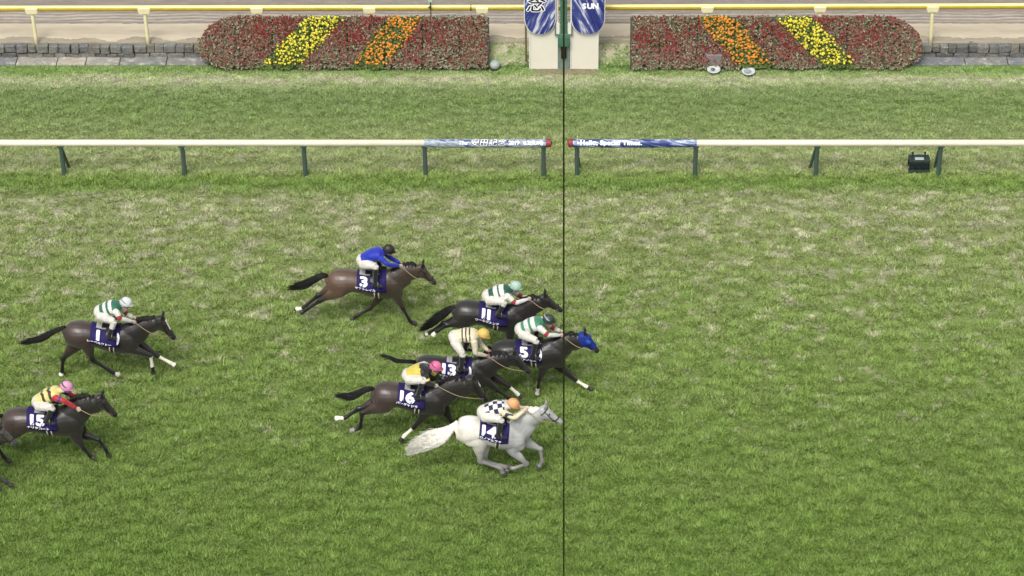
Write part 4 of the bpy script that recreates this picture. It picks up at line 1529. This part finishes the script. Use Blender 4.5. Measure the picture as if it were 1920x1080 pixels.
BAY, BAYR, BLACKP = hexl('#57493d', .44), hexl('#6b5345', .50), hexl('#2a2523', .36)
DK, DKR, BLK_P = hexl('#3a3532', .40), hexl('#463c38', .42), hexl('#1e1c1b', .34)
BK, BK_P = hexl('#36322f', .42), hexl('#201e1d', .36)
HB = hexl('#262423', .4)

HORSES = [
 dict(n=3, name='サフトレイル', crop=(530, 445, 6), ground=607, croup=(660, 352), withers=(1200, 356), neck=((1390, 395, 84), (1520, 372, 66)), poll=(1552, 318), muzzle=(1712, 508),
      nf=((1265, 640), (1355, 805), (1432, 940), (1500, 975)), ff=((1120, 640), (985, 800), (825, 888), (775, 935)),
      nh=((630, 600), (420, 712), (262, 815), (205, 850)), fh=((560, 570), (400, 655), (225, 795), (135, 812)), socks={'fh': (8.2, 10.6)},
      tail=((430, 435, 38), (290, 515, 55), (170, 555, 42), (105, 578, 14)), coat=BAY, rump=BAYR, points=BLACKP, hair=HB, hairname='black',
      label='bay racehorse wearing number 3, alone at the top of the field'),
 dict(n=1, name='レーベルフトー', crop=(25, 545, 6), ground=711, croup=(735, 338), withers=(1262, 372), neck=((1470, 405, 78), (1590, 370, 64)), poll=(1655, 300), muzzle=(1808, 525), blaze=(2.0, 5.0),
      nf=((1340, 655), (1545, 732), (1565, 858), (1578, 935)), ff=((1420, 600), (1625, 735), (1768, 812), (1825, 842)),
      nh=((820, 600), (890, 778), (1120, 922), (1195, 950)), fh=((700, 600), (560, 765), (550, 905), (538, 972)),
      socks={'nf': (5.2, 7.8), 'ff': (5.3, 10.8), 'nh': (8.6, 11.5, '#b9b4a4'), 'fh': (9.6, 11.5)},
      tail=((440, 470, 36), (320, 535, 45), (200, 570, 30), (100, 595, 10)), coat=DK, rump=hexl('#54443e', .44), points=BLK_P, hair=HB, hairname='black', crescent=True, num_u=.44, cloth=(.27, .90),
      label='dark bay racehorse wearing number 1 with white forelegs, at far left'),
 dict(n=11, name='ワールズエンド', crop=(780, 510, 6), ground=673, croup=(590, 315), withers=(1110, 352), neck=((1290, 385, 86), (1400, 338, 68)), poll=(1435, 262), muzzle=(1632, 425), ear=-.03,
      nf=((1060, 640), (1050, 820), (1000, 950), (985, 1000)), ff=((1150, 620), (1260, 760), (1330, 900), (1370, 940)),
      nh=((520, 560), (345, 600), (235, 665), (190, 715)), fh=((480, 540), (310, 580), (160, 682), (98, 708)), socks={'nh': (8.4, 11.5), 'fh': (8.6, 10.6)},
      tail=((340, 450, 60), (220, 530, 70), (150, 590, 58), (70, 655, 20)), coat=BK, points=BK_P, hair=HB, hairname='black', bridle='dark', num_u=.40, cloth=(.24, .86), girth=.58,
      label='black racehorse wearing number 11 with nose at the finish line'),
 dict(n=5, name='ケイアイリー', crop=(830, 580, 6), ground=738, croup=(690, 345), withers=(1215, 322), neck=((1390, 372, 86), (1520, 352, 76)), poll=(1582, 278), muzzle=(1742, 462), hood=True, ear=-.03,
      nf=((1150, 640), (1088, 790), (1070, 900), (1062, 968)), ff=((1310, 640), (1500, 800), (1622, 872), (1685, 915)),
      nh=((640, 580), (480, 660), (330, 720), (260, 745)), fh=((600, 560), (440, 640), (300, 700), (230, 720)), socks={'nf': (7.6, 10.6, '#d4d0c2'), 'ff': (5.2, 8.2)},
      tail=((520, 440, 30), (470, 500, 34), (420, 560, 26), (380, 610, 10)), coat=BK, points=BK_P, hair=HB, hairname='black', crescent=True, num_u=.42, cloth=(.24, .80), girth=.57,
      label='black racehorse with bright blue hood leading past the finish line'),
 dict(n=13, name='ヤマニンゼロ', crop=(710, 605, 6), ground=778, croup=(570, 366), withers=(1085, 392), neck=((1300, 440, 84), (1430, 412, 72)), poll=(1500, 335), muzzle=(1690, 545),
      nf=((1180, 640), (1345, 765), (1470, 850), (1520, 895)), ff=((1280, 605), (1465, 715), (1562, 800), (1610, 842)),
      nh=((540, 570), (500, 720), (560, 850), (600, 900)), fh=((500, 560), (400, 700), (420, 830), (440, 880)), socks={'ff': (5.3, 9.2)},
      tail=((215, 432, 26), (140, 400, 22), (95, 380, 12), (55, 362, 5)), coat=BK, points=BK_P, hair=HB, hairname='black', crescent=True, num_u=.42, cloth=(.36, .93), strands=120,
      label='black racehorse wearing number 13 running between numbers 5 and 16'),
 dict(n=16, name='パンダヤドラ', crop=(615, 660, 6), ground=830, croup=(670, 338), withers=(1185, 372), neck=((1400, 402, 96), (1550, 372, 86)), poll=(1612, 285), muzzle=(1785, 530), blaze=(2.5, 4.0),
      nf=((1140, 650), (965, 850), (862, 940), (815, 998)), ff=((1310, 640), (1385, 780), (1425, 880), (1450, 930)),
      nh=((600, 610), (385, 690), (362, 850), (250, 890)), fh=((540, 570), (345, 640), (185, 742), (80, 745)), socks={'nf': (5.3, 9.0), 'fh': (8.2, 11.5), 'nh': (9.8, 11.5, '#8f8a82')},
      tail=((420, 425, 38), (300, 490, 50), (210, 500, 42), (130, 480, 18)), coat=DK, rump=hexl('#574640', .44), points=BLK_P, hair=HB, hairname='black', num_u=.42, cloth=(.24, .84), girth=.63,
      label='brown racehorse wearing number 16 just behind the grey horse'),
 dict(n=14, name='クロノアルファ', crop=(750, 730, 6), ground=893, croup=(790, 302), withers=(1285, 338), neck=((1440, 335, 82), (1560, 290, 70)), poll=(1612, 205), muzzle=(1812, 365),
      nf=((1270, 690), (1425, 838), (1280, 888), (1205, 872)), ff=((1430, 600), (1580, 672), (1598, 808), (1548, 895)),
      nh=((885, 600), (905, 808), (1135, 888), (1168, 962)), fh=((930, 600), (955, 812), (1185, 872), (1220, 940)),
      tail=((530, 500, 88), (420, 545, 104), (290, 590, 96), (125, 685, 52)), strands=1100, wave=.05, coat=hexl('#bdbdbc', .60), rump=hexl('#e6e0d4', .72), points=hexl('#a3a09e', .54), hoof=hexl('#5a544e', .6),
      hair=hexl('#fbf7ec', .9), hairname='cream', num_u=.42, cloth=(.23, .90), girth=.62, mane=340,
      label='grey white racehorse wearing number 14, nearest the camera'),
 dict(n=15, name='ナリタコート', crop=(0, 705, 8), ground=865, croup=(235, 475), withers=(985, 435), neck=((1250, 440, 125), (1420, 410, 112)), poll=(1500, 300), muzzle=(1735, 580),
      nf=((1150, 930), (1262, 1095), (1350, 1200), (1414, 1232)), ff=((1240, 870), (1480, 955), (1585, 1100), (1630, 1205)),
      nh=((130, 860), (-60, 1050), (60, 1215), (150, 1285)), fh=((60, 820), (-150, 960), (-260, 1120), (-330, 1180)),
      tail=((-150, 600, 50), (-300, 680, 60), (-420, 740, 40), (-520, 780, 14)), coat=DK, rump=hexl('#55463f', .44), points=BLK_P, hair=HB, hairname='black', num_u=.42, cloth=(.23, .82), girth=.60,
      label='dark brown racehorse wearing number 15 at the lower left edge'),
 dict(n=99, name='', crop=(0, 780, 7.2), ground=926, croup=(-1130, 210), withers=(-500, 215), neck=((-280, 270, 110), (-140, 250, 95)), poll=(-35, 150), muzzle=(218, 362),
      nf=((-330, 660), (-180, 830), (-60, 930), (10, 990)), ff=((-250, 640), (-50, 810), (85, 890), (165, 945)),
      nh=((-1100, 560), (-1250, 760), (-1200, 950), (-1160, 1040)), fh=((-1050, 560), (-1150, 760), (-1000, 930), (-950, 1000)),
      tail=((-1500, 300, 40), (-1650, 400, 50), (-1750, 450, 36), (-1850, 480, 12)), coat=hexl('#55504c', .5), points=hexl('#474443', .46), hair=HB, hairname='black',
      label='black racehorse entering at the lower left, only head and forelegs in view'),
]
JOCKEYS = {
 3: dict(hip=(890, 262), shoulder=(1098, 178), head=(1192, 142), elbow=(1185, 305), hand=(1318, 322), knee=(1048, 322), ankle=(1040, 520), jersey=plain_j(hexl('#1230c0', .52)), sleeve=plain_s(hexl('#1230c0', .52)), cap='#332f2c',
      cap_label='black racing cap over a helmet', boot=.35, hem=.1, label='jockey in royal blue silks and black cap on horse number 3'),
 1: dict(hip=(968, 240), shoulder=(1165, 178), head=(1268, 138), elbow=(1200, 312), hand=(1345, 350), felbow=(1280, 265), fhand=(1350, 300), knee=(1135, 345), ankle=(1078, 505), jersey=hoops(((.0, .36), (.55, .68), (.86, 1.3)), GREEN_S), sleeve=sleeve_band(WHITE_S, RED_S, .34, .54),
      cap='#eef0f2', strap='#8d9298', cap_label='white racing cap over a helmet', boot=1.3, label='jockey in green and white hoops and white cap on horse number 1'),
 11: dict(hip=(802, 275), shoulder=(1025, 212), head=(1122, 165), elbow=(1120, 345), hand=(1262, 308), felbow=(1190, 280), fhand=(1275, 292), knee=(1000, 335), ankle=(930, 470), jersey=hoops(((.0, .40), (.62, .70), (.92, 1.3)), hexl('#1f6249', .5)), sleeve=sleeve_band(WHITE_S, RED_S, .30, .46),
      cap='#b2d6c2', strap='#dfe8e2', cap_label='green racing cap over a helmet', boot=1.0, label='jockey in green and white hoops and green cap on horse number 11'),
 5: dict(hip=(872, 232), shoulder=(1092, 155), head=(1192, 118), elbow=(1185, 288), hand=(1325, 292), felbow=(1260, 220), fhand=(1335, 250), knee=(1055, 352), ankle=(1015, 520), jersey=hoops(((.0, .32), (.54, .66), (.86, 1.3)), hexl('#3f8a66', .60)), sleeve=sleeve_band(WHITE_S, RED_S, .32, .50),
      cap='#3d4a46', strap='#c9cfcc', cap_label='black racing cap over a helmet', boot=.5, label='jockey in green and white hoops and black cap on horse number 5'),
 13: dict(hip=(845, 165), shoulder=(1075, 145), head=(1178, 132), elbow=(1092, 340), hand=(1215, 375), felbow=(1150, 240), fhand=(1240, 325), knee=(945, 355), ankle=(930, 505), jersey=stripes13, sleeve=plain_s(hexl('#e6dcc0', .60)), cap='#e6c468', nod=-26, fkx=.12, fkz=.06, glove='#b07a70',
      cap_label='orange yellow racing cap over a helmet', boot=.35, hem=.1, label='jockey in cream silks with brown stripes on horse number 13'),
 16: dict(hip=(895, 265), shoulder=(1090, 205), head=(1212, 170), elbow=(1130, 345), hand=(1205, 378), felbow=(1230, 270), fhand=(1300, 312), knee=(1070, 318), ankle=(1010, 490), hem=.08, jersey=yellow16, sleeve=sleeve16, cap='#e878a6', strap='#b0406e', glove='#d8d2c8',
      cap_label='pink racing cap over a helmet', boot=.35, hlat=.13, label='jockey in yellow silks with black shoulders and pink cap on horse number 16'),
 14: dict(hip=(930, 262), shoulder=(1165, 200), head=(1272, 168), elbow=(1285, 318), hand=(1405, 240), felbow=(1370, 215), fhand=(1470, 212), knee=(1140, 338), ankle=(1105, 510), jersey=checks14, sleeve=sleeve14, cap='#f0b27a', nod=-34,
      cap_label='peach orange racing cap over a helmet', boot=.3, label='jockey in white silks with navy checks on grey horse number 14'),
 15: dict(hip=(568, 388), shoulder=(850, 248), head=(1000, 165), elbow=(965, 375), hand=(1160, 492), felbow=(1080, 290), fhand=(1175, 318), knee=(790, 472), ankle=(700, 670), jersey=chevron15, sleeve=sleeve_band(hexl('#c02a30', .62), hexl('#2a24a0', .62), .16, .34), cap='#eda6cc', strap='#2a2428',
      cap_label='pale pink racing cap over a helmet', boot=.5, hem=.08, hlat=.19, label='jockey in yellow silks with red sleeves and pink cap on horse number 15'),
}
built = {}
for d in HORSES:
    h = horse(d)
    built[d['n']] = h
    if d['n'] in JOCKEYS:
        jockey(h, JOCKEYS[d['n']])

# whip held by the rider of number 11
h = built[11]
a, b = h.w2((1270, 305), h.Y0 + .075), h.w2((1440, 130), h.Y0 + .12)
wh = root('whip', a, 'thin dark riding whip raised by the jockey of number 11', 'whip')
MB().tube([a - (b - a) * .12, a + (b - a) * .3, b], [.010, .008, .004], n=6, sub=3).build('shaft', plain('whip_dark', hexl('#4a4a2c', .6), .5), wh)
MB().rod(b - (b - a) * .02, b + (b - a) * .12, .014, .010, n=6).build('flap', plain('whip_flap', hexl('#6a6a3a', .6), .7), wh)
